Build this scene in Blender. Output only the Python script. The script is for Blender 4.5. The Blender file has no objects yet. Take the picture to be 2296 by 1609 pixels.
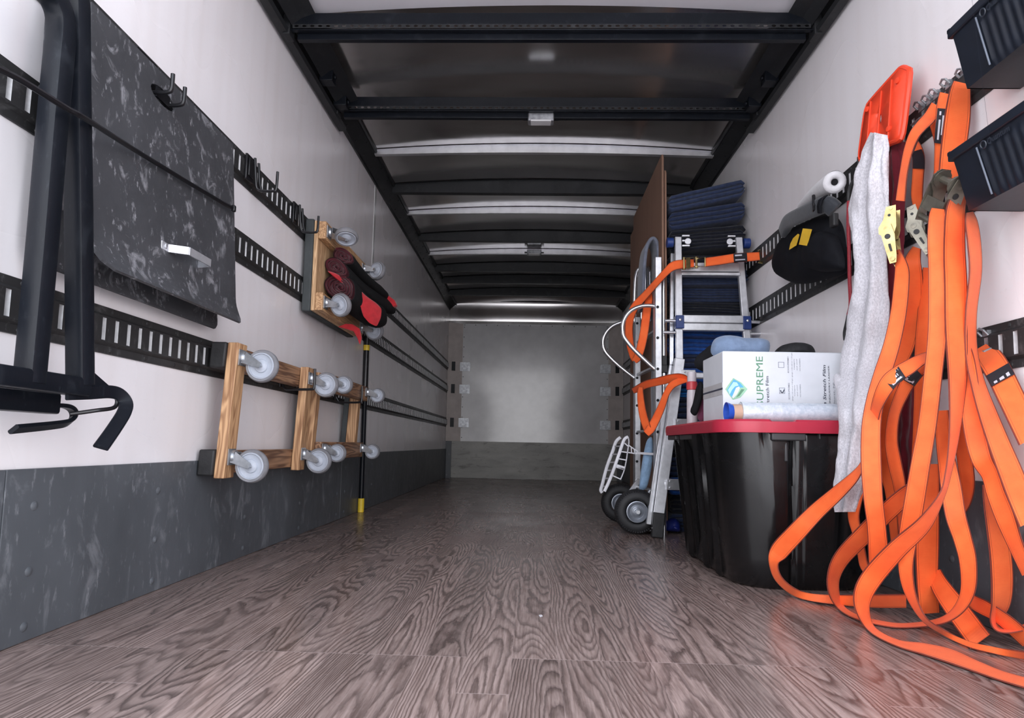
import bpy, math, random
from mathutils import Vector, Matrix, noise
random.seed(7)
D = bpy.data
SC = bpy.context.scene
COL = SC.collection
R = math.radians
V = Vector

# ------------------------------------------------------------------ camera
FPX, CX, CY, PSI, ROLL, PIT, HC = 1423.1, 1148.0, 864.5, 0.030, 0.0192, 0.0919, 0.459
WL, WR, YB, Y0 = -1.124, 1.227, 8.53, 0.90          # wall planes, front wall, rear sill
_f = V((-math.sin(PSI)*math.cos(PIT), math.cos(PSI)*math.cos(PIT), math.sin(PIT)))
_r0 = V((math.cos(PSI), math.sin(PSI), 0)); _u0 = _r0.cross(_f)
_r = math.cos(ROLL)*_r0 + math.sin(ROLL)*_u0
_u = -math.sin(ROLL)*_r0 + math.cos(ROLL)*_u0
CAMP = V((0, 0, HC))
cam = D.objects.new('camera', D.cameras.new('camera'))
cam.data.sensor_fit = 'HORIZONTAL'; cam.data.sensor_width = 36.0
cam.data.lens = FPX/2296*36.0
cam.data.shift_y = (CY-804.5)/2296
cam.data.clip_start = 0.02; cam.data.clip_end = 300
m = Matrix((_r, _u, -_f)).transposed().to_4x4(); m.translation = CAMP
cam.matrix_world = m
COL.objects.link(cam); SC.camera = cam

# ------------------------------------------------------------------ light and exposure
w = D.worlds.new('sky'); SC.world = w; w.use_nodes = True
nt = w.node_tree; bg = nt.nodes['Background']
tc = nt.nodes.new('ShaderNodeTexCoord'); sp = nt.nodes.new('ShaderNodeSeparateXYZ')
rp = nt.nodes.new('ShaderNodeValToRGB')
nt.links.new(tc.outputs['Generated'], sp.inputs[0]); nt.links.new(sp.outputs['Z'], rp.inputs[0])
rp.color_ramp.elements[0].position = 0.06; rp.color_ramp.elements[0].color = (0.97, 0.96, 0.99, 1)
rp.color_ramp.elements[1].position = 0.55; rp.color_ramp.elements[1].color = (0.60, 0.65, 0.74, 1)
nt.links.new(rp.outputs[0], bg.inputs[0]); bg.inputs[1].default_value = 3.2
pl = D.lights.new('rear_opening_portal', 'AREA'); pl.shape = 'RECTANGLE'; pl.size = 2.35; pl.size_y = 2.3
pl.cycles.is_portal = True
po = D.objects.new('rear_opening_portal', pl); COL.objects.link(po)
po.location = ((WL+WR)/2, Y0-0.01, 1.15); po.rotation_euler = (R(90), 0, 0)
sl = D.lights.new('sun', 'SUN'); sl.energy = 5.0; sl.angle = R(2); sl.color = (1, .96, .92)
so = D.objects.new('sun', sl); COL.objects.link(so); so.location = (0, 12, 14)
so.rotation_euler = V((.25, -.55, -.80)).to_track_quat('-Z', 'Y').to_euler()      # shines on the yard behind the truck, not into the box
SC.view_settings.view_transform = 'Standard'; SC.view_settings.look = 'None'
SC.view_settings.gamma = 1.0; SC.view_settings.use_curve_mapping = False
SC.view_settings.exposure = 0.68

# ------------------------------------------------------------------ unprojection of measured photo points onto real planes
def ray(u, v): return _f + _r*((u-CX)/FPX) + _u*((CY-v)/FPX)
def atx(u, v, x): d = ray(u, v); return CAMP + d*(x/d.x)
def aty(u, v, y): d = ray(u, v); return CAMP + d*(y/d.y)
def atz(u, v, z): d = ray(u, v); return CAMP + d*((z-HC)/d.z)
def atl(u, v, g): return atx(u, v, WL+g)       # g metres off the wall with the dollies
def atr(u, v, g): return atx(u, v, WR-g)       # g metres off the wall with the straps

# ------------------------------------------------------------------ materials
def new_mat(name):
    m = D.materials.new(name); m.use_nodes = True
    n = m.node_tree.nodes; b = n['Principled BSDF']
    return m, m.node_tree, b
def nd(t, kind, **kw):
    n = t.nodes.new('ShaderNode'+kind)
    for k, v in kw.items():
        if k.startswith('i_'):
            key = k[2:]; key = int(key) if key.isdigit() else key.replace('_', ' ')
            if hasattr(v, 'is_output'): t.links.new(v, n.inputs[key])
            else: n.inputs[key].default_value = v
        else: setattr(n, k, v)
    return n
def link(t, a, b): t.links.new(a, b)
def math_(t, op, a, b=None, c=None):
    n = t.nodes.new('ShaderNodeMath'); n.operation = op
    for i, x in enumerate((a, b, c)):
        if x is None: continue
        if hasattr(x, 'is_output'): t.links.new(x, n.inputs[i])
        else: n.inputs[i].default_value = x
    return n.outputs[0]
def ramp(t, fac, stops):
    n = t.nodes.new('ShaderNodeValToRGB'); e = n.color_ramp.elements
    while len(e) < len(stops): e.new(0.5)
    for el, (p, c) in zip(e, stops):
        el.position = p; el.color = (c, c, c, 1) if isinstance(c, (int, float)) else (*c, 1)
    t.links.new(fac, n.inputs[0]); return n.outputs[0]
def mixc(t, fac, a, b, mode='MIX'):
    n = t.nodes.new('ShaderNodeMix'); n.data_type = 'RGBA'; n.blend_type = mode
    for i, x in ((0, fac), (6, a), (7, b)):
        if hasattr(x, 'is_output'): t.links.new(x, n.inputs[i])
        else: n.inputs[i].default_value = x if i == 0 else (*x, 1)
    return n.outputs[2]
def coords(t, scale=(1, 1, 1), which='Object'):
    tc = t.nodes.new('ShaderNodeTexCoord'); mp = t.nodes.new('ShaderNodeMapping')
    mp.inputs['Scale'].default_value = scale
    t.links.new(tc.outputs[which], mp.inputs[0]); return mp.outputs[0]
def noise_(t, vec, scale, detail=4, rough=.55, dist=0):
    n = t.nodes.new('ShaderNodeTexNoise'); t.links.new(vec, n.inputs['Vector'])
    n.inputs['Scale'].default_value = scale; n.inputs['Detail'].default_value = detail
    n.inputs['Roughness'].default_value = rough; n.inputs['Distortion'].default_value = dist
    return n.outputs['Fac']
def bump(t, b, h, strength=.3, dist=.01):
    n = t.nodes.new('ShaderNodeBump'); n.inputs['Strength'].default_value = strength
    n.inputs['Distance'].default_value = dist
    t.links.new(h, n.inputs['Height']); t.links.new(n.outputs[0], b.inputs['Normal'])
def simple(name, col, rough=.5, metal=0., var=.12, scale=14, bumps=0., bscale=60, spec=None, coat=0, stretch=(1, 1, 1)):
    m, t, b = new_mat(name)
    vec = coords(t, stretch)
    f = noise_(t, vec, scale)
    lo = tuple(max(0, c*(1-var)) for c in col); hi = tuple(min(1, c*(1+var)) for c in col)
    link(t, ramp(t, f, [(.3, lo), (.7, hi)]), b.inputs['Base Color'])
    b.inputs['Roughness'].default_value = rough; b.inputs['Metallic'].default_value = metal
    if spec is not None: b.inputs['Specular IOR Level'].default_value = spec
    if coat: b.inputs['Coat Weight'].default_value = coat; b.inputs['Coat Roughness'].default_value = .1
    if bumps: bump(t, b, noise_(t, vec, bscale, 3), bumps, .004)
    return m
def scuffed(name, col, mark, rough=.45, amount=.5, scale=9, stretch=(1, 1, 1), metal=0., fine=70, spec=.5):
    """painted or metal surface with pale scuffs and scratches"""
    m, t, b = new_mat(name)
    v0 = coords(t, stretch); v1 = coords(t, tuple(s*x for s, x in zip(stretch, (2.2, 1.0, .5))))
    n1 = noise_(t, v0, scale, 6, .65, .6); n2 = noise_(t, v1, fine, 4, .7); n3 = noise_(t, v0, scale*.35, 3)
    big = ramp(t, n1, [(.56, 0.), (.68, 1.)])
    fin = ramp(t, n2, [(.60, 0.), (.70, 1.)])
    k = math_(t, 'MULTIPLY', math_(t, 'ADD', math_(t, 'MULTIPLY', big, .45), math_(t, 'MULTIPLY', fin, .55)), amount)
    base = ramp(t, n3, [(.3, tuple(c*.82 for c in col)), (.7, tuple(c*1.15 for c in col))])
    link(t, mixc(t, k, base, mark), b.inputs['Base Color'])
    b.inputs['Metallic'].default_value = metal; b.inputs['Specular IOR Level'].default_value = spec
    link(t, ramp(t, n1, [(.3, rough*.85), (.7, min(1, rough*1.25))]), b.inputs['Roughness'])
    bump(t, b, n2, .08, .003)
    return m
def wood(name, light, dark, axis=2, rough=.6, scale=9):
    m, t, b = new_mat(name)
    s = [1, 1, 1]; s[axis] = .09
    v0 = coords(t, tuple(s))
    n = noise_(t, v0, scale, 3, .5, .3)
    rings = math_(t, 'SINE', math_(t, 'MULTIPLY', n, 70.))
    fib = noise_(t, coords(t, tuple(x if i != axis else .03 for i, x in enumerate((1, 1, 1)))), 130, 3)
    k = math_(t, 'MULTIPLY_ADD', rings, .3, math_(t, 'MULTIPLY', fib, .9))
    link(t, ramp(t, k, [(.1, dark), (.75, light)]), b.inputs['Base Color'])
    b.inputs['Roughness'].default_value = rough
    bump(t, b, fib, .15, .002)
    return m

def floor_mat():
    m, t, b = new_mat('oak_laminate')
    tc = t.nodes.new('ShaderNodeTexCoord'); s = nd(t, 'SeparateXYZ'); link(t, tc.outputs['Object'], s.inputs[0])
    x, y = s.outputs[0], s.outputs[1]
    xs = math_(t, 'DIVIDE', math_(t, 'ADD', x, 5.055), .0985)
    ix = math_(t, 'FLOOR', xs); fx = math_(t, 'FRACT', xs)
    wi = nd(t, 'TexWhiteNoise', noise_dimensions='1D'); link(t, ix, wi.inputs['W'])
    offs = math_(t, 'MULTIPLY', math_(t, 'GREATER_THAN', wi.outputs['Value'], .8), .2)
    ys = math_(t, 'DIVIDE', math_(t, 'ADD', math_(t, 'SUBTRACT', y, .196), offs), 1.219)
    iy = math_(t, 'FLOOR', ys); fy = math_(t, 'FRACT', ys)
    cv = nd(t, 'CombineXYZ'); link(t, ix, cv.inputs[0]); link(t, iy, cv.inputs[1])
    wn = nd(t, 'TexWhiteNoise', noise_dimensions='2D'); link(t, cv.outputs[0], wn.inputs['Vector'])
    rnd = wn.outputs['Value']
    # long contour rings give the cathedral grain of printed oak
    gx = math_(t, 'MULTIPLY', x, 1.0); gy = math_(t, 'MULTIPLY', y, .105)
    gv = nd(t, 'CombineXYZ'); link(t, gx, gv.inputs[0]); link(t, gy, gv.inputs[1]); link(t, math_(t, 'MULTIPLY', rnd, 37.), gv.inputs[2])
    n = noise_(t, gv.outputs[0], 7.5, 1.0, .3, .15)
    jv = nd(t, 'CombineXYZ'); link(t, x, jv.inputs[0]); link(t, math_(t, 'MULTIPLY', y, .25), jv.inputs[1]); link(t, rnd, jv.inputs[2])
    jag = noise_(t, jv.outputs[0], 55, 3, .6)
    k = math_(t, 'ADD', math_(t, 'MULTIPLY', n, 31.), math_(t, 'MULTIPLY', jag, .9))
    k = math_(t, 'ADD', k, math_(t, 'MULTIPLY', x, 14.))
    saw = math_(t, 'FRACT', k)
    line = ramp(t, saw, [(0, 1.), (.16, .75), (.42, .12), (.78, 0.), (.93, .55), (1, 1.)])
    pv = nd(t, 'CombineXYZ'); link(t, x, pv.inputs[0]); link(t, math_(t, 'MULTIPLY', y, .05), pv.inputs[1]); link(t, rnd, pv.inputs[2])
    pore = noise_(t, pv.outputs[0], 420, 2, .6)
    fleck = noise_(t, pv.outputs[0], 160, 3, .6)
    strength = noise_(t, gv.outputs[0], 3.1, 1)
    amt = math_(t, 'MULTIPLY', line, ramp(t, strength, [(.3, .55), (.6, 1.)]))
    tone = math_(t, 'MULTIPLY_ADD', rnd, .34, .80)
    light = mixc(t, ramp(t, fleck, [(.35, 0.), (.65, 1.)]), (.215, .152, .134), (.365, .275, .248))
    c = mixc(t, math_(t, 'MULTIPLY', amt, .88), light, (.058, .038, .033))
    c = mixc(t, math_(t, 'MULTIPLY', ramp(t, pore, [(.5, 0.), (.66, 1.)]), .16), c, (.10, .066, .06))
    tn = nd(t, 'CombineColor'); [link(t, tone, tn.inputs[i]) for i in range(3)]
    c = mixc(t, 1., c, tn.outputs[0], 'MULTIPLY')
    seam = math_(t, 'MAXIMUM', math_(t, 'LESS_THAN', fy, .0022), math_(t, 'MULTIPLY', math_(t, 'LESS_THAN', fx, .012), .35))
    c = mixc(t, math_(t, 'MULTIPLY', seam, .5), c, (.42, .34, .32))
    link(t, c, b.inputs['Base Color'])
    link(t, ramp(t, noise_(t, tc.outputs['Object'], 2.2, 5), [(.3, .20), (.7, .32)]), b.inputs['Roughness'])
    b.inputs['Specular IOR Level'].default_value = .5
    bump(t, b, math_(t, 'ADD', amt, math_(t, 'MULTIPLY', seam, 2.)), .05, .002)
    return m

def wall_mat():
    m, t, b = new_mat('white_fibreglass')
    v0 = coords(t); n1 = noise_(t, v0, 1.7, 2, .4); n2 = noise_(t, coords(t, (1, .7, 1.6)), 48, 5, .7, .3)
    n3 = noise_(t, coords(t, (1, 1.6, .12)), 9, 2, .4)
    c = ramp(t, n1, [(.15, (.805, .77, .78)), (.85, (.855, .83, .853))])
    c = mixc(t, math_(t, 'MULTIPLY', ramp(t, n2, [(.60, 0.), (.80, 1.)]), .16), c, (.42, .36, .33))
    c = mixc(t, math_(t, 'MULTIPLY', ramp(t, n3, [(.45, 0.), (.85, 1.)]), .16), c, (.55, .47, .42))
    link(t, c, b.inputs['Base Color'])
    link(t, ramp(t, n1, [(.1, .23), (.9, .32)]), b.inputs['Roughness'])
    bump(t, b, noise_(t, coords(t, (1, .35, 1.4)), 2.2, 2), .10, .03)
    return m
def roof_mat():
    m, t, b = new_mat('aluminium_roof_sheet')
    v0 = coords(t); n1 = noise_(t, coords(t, (.6, 2, 1)), 2.2, 5)
    link(t, ramp(t, n1, [(.3, (.46, .44, .43)), (.7, (.60, .58, .57))]), b.inputs['Base Color'])
    b.inputs['Metallic'].default_value = .9
    link(t, ramp(t, n1, [(.3, .12), (.7, .24)]), b.inputs['Roughness'])
    bump(t, b, noise_(t, coords(t, (.5, 1.6, 1)), 1.6, 2), .12, .05)
    return m

MT = {}
MT['floor'] = floor_mat(); MT['wall'] = wall_mat(); MT['roof'] = roof_mat()
MT['kick'] = scuffed('grey_kick_plate', (.082, .090, .101), (.34, .355, .38), .42, .62, 11, (1, 1.1, .6), fine=48)
MT['ply'] = scuffed('worn_painted_plywood', (.40, .395, .37), (.07, .07, .06), .5, .85, 6, (1, 1, 3.5), fine=22)
MT['panel'] = simple('painted_front_panel', (.66, .655, .66), .20, 0, .08, 5, .08, 22, coat=.4)
MT['tan'] = simple('painted_corner_post', (.60, .54, .51), .4, 0, .12, 8)
MT['galv'] = simple('galvanised_steel', (.36, .37, .39), .40, .7, .35, 30)
MT['steel'] = scuffed('dark_track_steel', (.030, .030, .031), (.22, .22, .22), .42, .45, 14, fine=60, metal=.1, spec=.3)
MT['black_steel'] = scuffed('black_painted_steel', (.006, .0075, .011), (.07, .08, .095), .34, .22, 12, fine=60, spec=.22)
MT['lip'] = simple('bright_slot_steel', (.58, .58, .59), .45, .2, .15, 40)
MT['cove'] = scuffed('dark_cove_steel', (.020, .021, .023), (.11, .11, .115), .42, .35, 10, fine=50, metal=.1, spec=.3)
MT['silver'] = simple('bright_bow_metal', (.62, .62, .64), .3, .7, .08, 20)
MT['concrete'] = simple('yard_concrete', (.55, .54, .55), .9, 0, .15, 3)

# ------------------------------------------------------------------ mesh helpers
class MB:
    def __init__(s): s.v = []; s.f = []; s.uv = []; s.mi = []; s.cur = 0; s.has_uv = False
    def face(s, idx, uv=None):
        s.f.append(tuple(idx)); s.mi.append(s.cur); s.uv.append(uv)
        if uv: s.has_uv = True
    def add(s, vs, fs):
        o = len(s.v); s.v.extend(V(p) for p in vs)
        for f in fs: s.face([i+o for i in f])
        return s
    def box(s, a, b):
        x0, y0, z0 = (min(p, q) for p, q in zip(a, b)); x1, y1, z1 = (max(p, q) for p, q in zip(a, b))
        return s.add([(x0, y0, z0), (x1, y0, z0), (x1, y1, z0), (x0, y1, z0), (x0, y0, z1), (x1, y0, z1), (x1, y1, z1), (x0, y1, z1)],
                     [(3, 2, 1, 0), (4, 5, 6, 7), (0, 1, 5, 4), (1, 2, 6, 5), (2, 3, 7, 6), (3, 0, 4, 7)])
    def bar(s, p, q, wdt, hgt, up=(0, 0, 1)):
        """straight rectangular bar from p to q, wdt across, hgt along up"""
        p, q, up = V(p), V(q), V(up); d = (q-p).normalized(); a = d.cross(up).normalized()*wdt/2; u = a.cross(d).normalized()*hgt/2
        return s.add([p-a-u, p+a-u, p+a+u, p-a+u, q-a-u, q+a-u, q+a+u, q-a+u],
                     [(3, 2, 1, 0), (4, 5, 6, 7), (0, 1, 5, 4), (1, 2, 6, 5), (2, 3, 7, 6), (3, 0, 4, 7)])
    def sweep(s, pts, prof, up=(0, 0, 1), cap=True, closed=False, scl=None, twist=None):
        pts = [V(p) for p in pts]; n = len(pts); k = len(prof); o = len(s.v)
        up = V(up); last = None
        for i, p in enumerate(pts):
            a = pts[(i-1) % n] if (closed or i) else pts[0]; b = pts[(i+1) % n] if (closed or i < n-1) else pts[-1]
            d = (b-a).normalized()
            if last is None:
                side = d.cross(up)
                if side.length < 1e-4: side = d.cross(V((1, 0, .01)))
                side.normalize()
            else:
                side = last - d*last.dot(d)
                if side.length < 1e-6: side = d.cross(up)
                side.normalize()
            last = side; nu = side.cross(d)
            sc = scl[i] if scl else 1.
            sx, sy = sc if isinstance(sc, tuple) else (sc, sc)
            ct, st = (math.cos(twist[i]), math.sin(twist[i])) if twist else (1, 0)
            for (px, py) in prof:
                X, Y = px*sx, py*sy
                s.v.append(p + side*(X*ct-Y*st) + nu*(X*st+Y*ct))
        m = n if closed else n-1
        for i in range(m):
            for j in range(k):
                j2 = (j+1) % k; i2 = (i+1) % n
                s.face((o+i*k+j, o+i*k+j2, o+i2*k+j2, o+i2*k+j))
        if cap and not closed:
            s.face([o+j for j in reversed(range(k))]); s.face([o+(n-1)*k+j for j in range(k)])
        return s
    def tube(s, pts, r, n=10, closed=False, cap=True, up=(0, 0, 1), scl=None):
        return s.sweep(pts, [(r*math.cos(2*math.pi*i/n), r*math.sin(2*math.pi*i/n)) for i in range(n)], up, cap, closed, scl)
    def cyl(s, p, q, r, n=16, r2=None):
        return s.tube([p, q], r, n, scl=[1., (r2/r if r2 is not None else 1.)])
    def lathe(s, prof, c, axis, n=28):
        """prof: (radius, height along axis)"""
        axis = V(axis).normalized(); a = axis.orthogonal().normalized(); b = axis.cross(a); c = V(c); o = len(s.v); k = len(prof)
        for i in range(n):
            t = 2*math.pi*i/n
            for (r, h) in prof: s.v.append(c + axis*h + (a*math.cos(t)+b*math.sin(t))*r)
        for i in range(n):
            for j in range(k-1):
                i2 = (i+1) % n; s.face((o+i*k+j, o+i2*k+j, o+i2*k+j+1, o+i*k+j+1))
        return s
    def prism(s, outline, ext):
        o = len(s.v); n = len(outline); ext = V(ext)
        s.v.extend(V(p) for p in outline); s.v.extend(V(p)+ext for p in outline)
        s.face(list(range(o, o+n))[::-1]); s.face(list(range(o+n, o+2*n)))
        for i in range(n): j = (i+1) % n; s.face((o+i, o+j, o+n+j, o+n+i))
        return s
    def grid(s, fn, nu, nv, cu=False, cv=False, uvs=False):
        o = len(s.v); ru = nu if cu else nu+1; rv = nv if cv else nv+1
        for i in range(ru):
            for j in range(rv): s.v.append(V(fn(i/nu, j/nv)))
        for i in range(nu):
            for j in range(nv):
                i2 = (i+1) % ru; j2 = (j+1) % rv
                s.face((o+i*rv+j, o+i2*rv+j, o+i2*rv+j2, o+i*rv+j2),
                       ((i/nu, j/nv), ((i+1)/nu, j/nv), ((i+1)/nu, (j+1)/nv), (i/nu, (j+1)/nv)) if uvs else None)
        return s
    def torus(s, c, axis, r, rr, n=28, k=10):
        return s.lathe([(r+rr*math.cos(2*math.pi*i/k), rr*math.sin(2*math.pi*i/k)) for i in range(k+1)], c, axis, n)
    def ball(s, c, r, n=14):
        c = V(c); rx, ry, rz = r if isinstance(r, tuple) else (r, r, r)
        return s.grid(lambda a, b: c+V((rx*math.cos(2*math.pi*a)*math.sin(math.pi*b), ry*math.sin(2*math.pi*a)*math.sin(math.pi*b), -rz*math.cos(math.pi*b))), n, max(6, n//2), cu=True)

ORG = {}
def obj(name, mb, mat, parent=None, smooth=35, bevel=0., org=None, seg=2, weld=False):
    me = D.meshes.new(name); o = D.objects.new(name, me)
    if parent is not None: off = ORG[parent]
    elif org is not None: off = V(org)
    else: off = V((0, 0, 0))
    me.from_pydata([tuple(p-off) for p in mb.v], [], mb.f)
    mats = mat if isinstance(mat, (list, tuple)) else [mat]
    for x in mats: me.materials.append(MT[x] if isinstance(x, str) else x)
    if len(mats) > 1: me.polygons.foreach_set('material_index', mb.mi)
    if mb.has_uv:
        L = me.uv_layers.new(name='UVMap')
        for poly, uv in zip(me.polygons, mb.uv):
            for li, c in zip(poly.loop_indices, uv or [(0, 0)]*len(poly.loop_indices)): L.data[li].uv = c
    me.update()
    import bmesh as _b
    bm = _b.new(); bm.from_mesh(me)
    if weld: _b.ops.remove_doubles(bm, verts=bm.verts, dist=1e-5)
    _b.ops.recalc_face_normals(bm, faces=bm.faces); bm.to_mesh(me); bm.free()
    if smooth:
        me.polygons.foreach_set('use_smooth', [True]*len(me.polygons)); me.set_sharp_from_angle(angle=R(smooth))
    COL.objects.link(o)
    ORG[o] = off
    if parent is not None: o.parent = parent
    else: o.location = off
    if bevel:
        b = o.modifiers.new('edge', 'BEVEL'); b.width = bevel; b.segments = seg; b.limit_method = 'ANGLE'; b.angle_limit = R(40)
        b.harden_normals = False
    return o
def tag(o, label, cat, group=None):
    o['label'] = label; o['category'] = cat
    if group: o['group'] = group
    return o
def struct(name, mb, mat, smooth=0, bevel=0.):
    o = obj(name, mb, mat, None, smooth, bevel); o['kind'] = 'structure'; return o
def thing(name, label, cat, loc, group=None):
    o = D.objects.new(name, None); o.empty_display_size = .05; COL.objects.link(o); o.location = loc
    ORG[o] = V(loc); return tag(o, label, cat, group)
def solo(name, mb, mat, label, cat, group=None, smooth=35, bevel=0., seg=2):
    xs = [p.x for p in mb.v]; ys = [p.y for p in mb.v]; zs = [p.z for p in mb.v]
    o = obj(name, mb, mat, None, smooth, bevel, ((min(xs)+max(xs))/2, (min(ys)+max(ys))/2, min(zs)), seg)
    return tag(o, label, cat, group)
def copy_tree(o, parent=None, **kw):
    c = o.copy(); COL.objects.link(c); c.parent = parent; ORG[c] = ORG[o]
    if parent is not None: c.matrix_parent_inverse = o.matrix_parent_inverse
    for ch in list(o.children): copy_tree(ch, c)
    return c
def catmull(pts, n=6):
    """smooth curve through tuples of any length"""
    pts = [tuple(p) for p in pts]; out = []
    P = [pts[0]] + pts + [pts[-1]]
    for i in range(1, len(P)-2):
        for k in range(n):
            t = k/n
            out.append(tuple(.5*((2*b)+(-a+c)*t+(2*a-5*b+4*c-d)*t*t+(-a+3*b-3*c+d)*t**3) for a, b, c, d in zip(P[i-1], P[i], P[i+1], P[i+2])))
    out.append(pts[-1]); return out
def rrect(w_, h_, r, n=3):
    out = []
    for cx, cy, a0 in ((w_/2-r, h_/2-r, 0), (-w_/2+r, h_/2-r, 90), (-w_/2+r, -h_/2+r, 180), (w_/2-r, -h_/2+r, 270)):
        for k in range(n+1): a = R(a0+90*k/n); out.append((cx+r*math.cos(a), cy+r*math.sin(a)))
    return out
def text_mb(mb, body, place, size, extrude=0., shear=0., align='LEFT', bold=0.):
    """place(x, y, z) maps text space to the world"""
    c = D.curves.new('lettering', 'FONT'); c.body = body; c.size = size; c.extrude = extrude; c.shear = shear; c.align_x = align; c.offset = bold; c.resolution_u = 3
    o = D.objects.new('lettering', c); COL.objects.link(o)
    dg = bpy.context.evaluated_depsgraph_get(); me = o.evaluated_get(dg).to_mesh()
    b = len(mb.v)
    mb.v.extend(V(place(v.co.x, v.co.y, v.co.z)) for v in me.vertices)
    for p in me.polygons: mb.face([b+i for i in p.vertices])
    o.evaluated_get(dg).to_mesh_clear(); D.objects.remove(o); D.curves.remove(c)
    return mb
def densify(pts, n):
    """resample a closed pixel outline to n points, smoothed"""
    P = [tuple(map(float, p)) for p in pts]; P2 = P+[P[0]]
    L = [0]
    for a, b in zip(P2, P2[1:]): L.append(L[-1]+math.dist(a, b))
    out = []; k = 0
    for i in range(n):
        s = L[-1]*i/n
        while L[k+1] < s: k += 1
        t = (s-L[k])/max(1e-9, L[k+1]-L[k]); out.append(tuple(a+(b-a)*t for a, b in zip(P2[k], P2[k+1])))
    for _ in range(2): out = [tuple((out[i-1][q]+2*out[i][q]+out[(i+1) % n][q])/4 for q in (0, 1)) for i in range(n)]
    return out
def inflate(pix, place, out, bulge, n=56, rings=9, rough=.25, freq=9., seed=0., back=.15):
    """pillow-like body: outline measured in the photo on a real plane, swelling towards `out`"""
    P = densify(pix, n); base = [V(place(u, v)) for u, v in P]
    c = sum(base, V((0, 0, 0)))/n; out = V(out); mb = MB()
    def layer(sgn, amt):
        idx = []
        for k in range(rings):
            s = 1-(k/rings)**1.25
            row = []
            for p in base:
                q = c+(p-c)*s
                h = math.sqrt(max(0, 1-s*s))
                h *= 1+rough*noise.noise(V((q.x*freq+seed, q.y*freq, q.z*freq)))*2 if k else 1
                row.append(len(mb.v)); mb.v.append(q+out*(sgn*amt*h))
            idx.append(row)
        for k in range(rings-1):
            for i in range(n): j = (i+1) % n; mb.face((idx[k][i], idx[k][j], idx[k+1][j], idx[k+1][i]))
        m_ = len(mb.v); mb.v.append(c+out*(sgn*amt))
        for i in range(n): mb.face((idx[-1][i], idx[-1][(i+1) % n], m_))
        return idx[0]
    a = layer(1, bulge); b = layer(-1, bulge*back)
    for i in range(n): j = (i+1) % n; mb.face((a[i], b[i], b[j], a[j]))
    return mb

# ------------------------------------------------------------------ the box of the truck
struct('floor', MB().box((WL-.03, Y0, -.03), (WR+.03, YB+.03, 0)), 'floor')
struct('wall_left', MB().box((WL-.03, Y0, 0), (WL, YB+.03, 2.46)), 'wall')
struct('wall_right', MB().box((WR, Y0, 0), (WR+.03, YB+.03, 2.46)), 'wall')
def roof(a, b):
    x = WL-.03+(WR-WL+.06)*a; c = 1-((x-(WL+WR)/2)/((WR-WL)/2))**2
    return (x, Y0+(YB+.03-Y0)*b, 2.335+.05*max(0, c))
mb = MB().grid(roof, 24, 8); o_ = len(mb.v)
mb.grid(lambda a, b: V(roof(a, b))+V((0, 0, .03)), 24, 8)
struct('ceiling', mb, 'roof', smooth=60)
# added sheet up to the first crossbar, coloured pale to paint in daylight
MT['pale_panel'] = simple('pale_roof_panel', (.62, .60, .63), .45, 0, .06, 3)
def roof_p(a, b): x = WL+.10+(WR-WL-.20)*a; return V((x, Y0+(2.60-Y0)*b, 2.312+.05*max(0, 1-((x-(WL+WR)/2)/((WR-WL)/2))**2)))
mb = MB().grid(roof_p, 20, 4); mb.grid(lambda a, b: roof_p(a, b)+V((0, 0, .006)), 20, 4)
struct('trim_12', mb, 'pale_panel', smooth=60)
# front wall: painted panel, rounded corner posts, plywood kick board, metal header
yw = YB
def bx(u, v): p = aty(u, v, yw); return p
pl_, pr_ = bx(1036, 850).x, bx(1364, 850).x
zt, zk = 2.085, .488
mb = MB().box((WL-.03, yw, 0), (WR+.03, yw+.03, 2.46))
struct('wall_back', mb, 'panel')
mb = MB().box((pl_, yw-.012, zk), (pr_, yw, zt))
rivets = MB()
for i in range(14):
    x = pl_+.02+(pr_-pl_-.04)*i/13; rivets.cyl((x, yw-.015, zt-.02), (x, yw-.011, zt-.02), .006, 8)
    if i < 12:
        z = zk+.05+(zt-zk-.1)*i/11
        for xx in (pl_+.015, pr_-.015): rivets.cyl((xx, yw-.015, z), (xx, yw-.011, z), .006, 8)
struct('trim_1', mb, 'panel'); struct('trim_2', rivets, 'black_steel')
def cornerpost(xa, xb):
    mb = MB(); s_ = 1 if xb > xa else -1; pts = []
    for k in range(9):
        a = R(90*k/8); pts.append((xa+abs(xb-xa)*s_*(1-math.cos(a)) if False else xa+s_*abs(xb-xa)*math.sin(a), yw-.002-.10*(1-math.sin(a))))
    o = len(mb.v)
    for (x, y) in pts: mb.v.extend([V((x, y, zk)), V((x, y, zt))])
    for k in range(8): mb.face((o+2*k, o+2*k+2, o+2*k+3, o+2*k+1))
    return mb
struct('trim_3', cornerpost(WL+.002, pl_), 'tan', smooth=60); struct('trim_4', cornerpost(WR-.002, pr_), 'tan', smooth=60)
mb = MB().box((WL+.075, yw-.03, 0.004), (WR-.075, yw, zk))
struct('trim_5', mb, 'ply')
mb = MB().box((WL+.0, yw-.06, 0), (WL+.075, yw, zk)).box((WR-.075, yw-.06, 0), (WR, yw, zk)); struct('trim_6', mb, 'kick')
# curved metal header above the panel
mb = MB().grid(lambda a, b: (WL+(WR-WL)*a, yw-.004-.09*math.sin(R(90)*b)**2, zt+.02+.27*b), 2, 10)
mb.box((WL, yw-.02, zt-.005), (WR, yw, zt+.035))
struct('trim_7', mb, 'roof', smooth=60)
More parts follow.
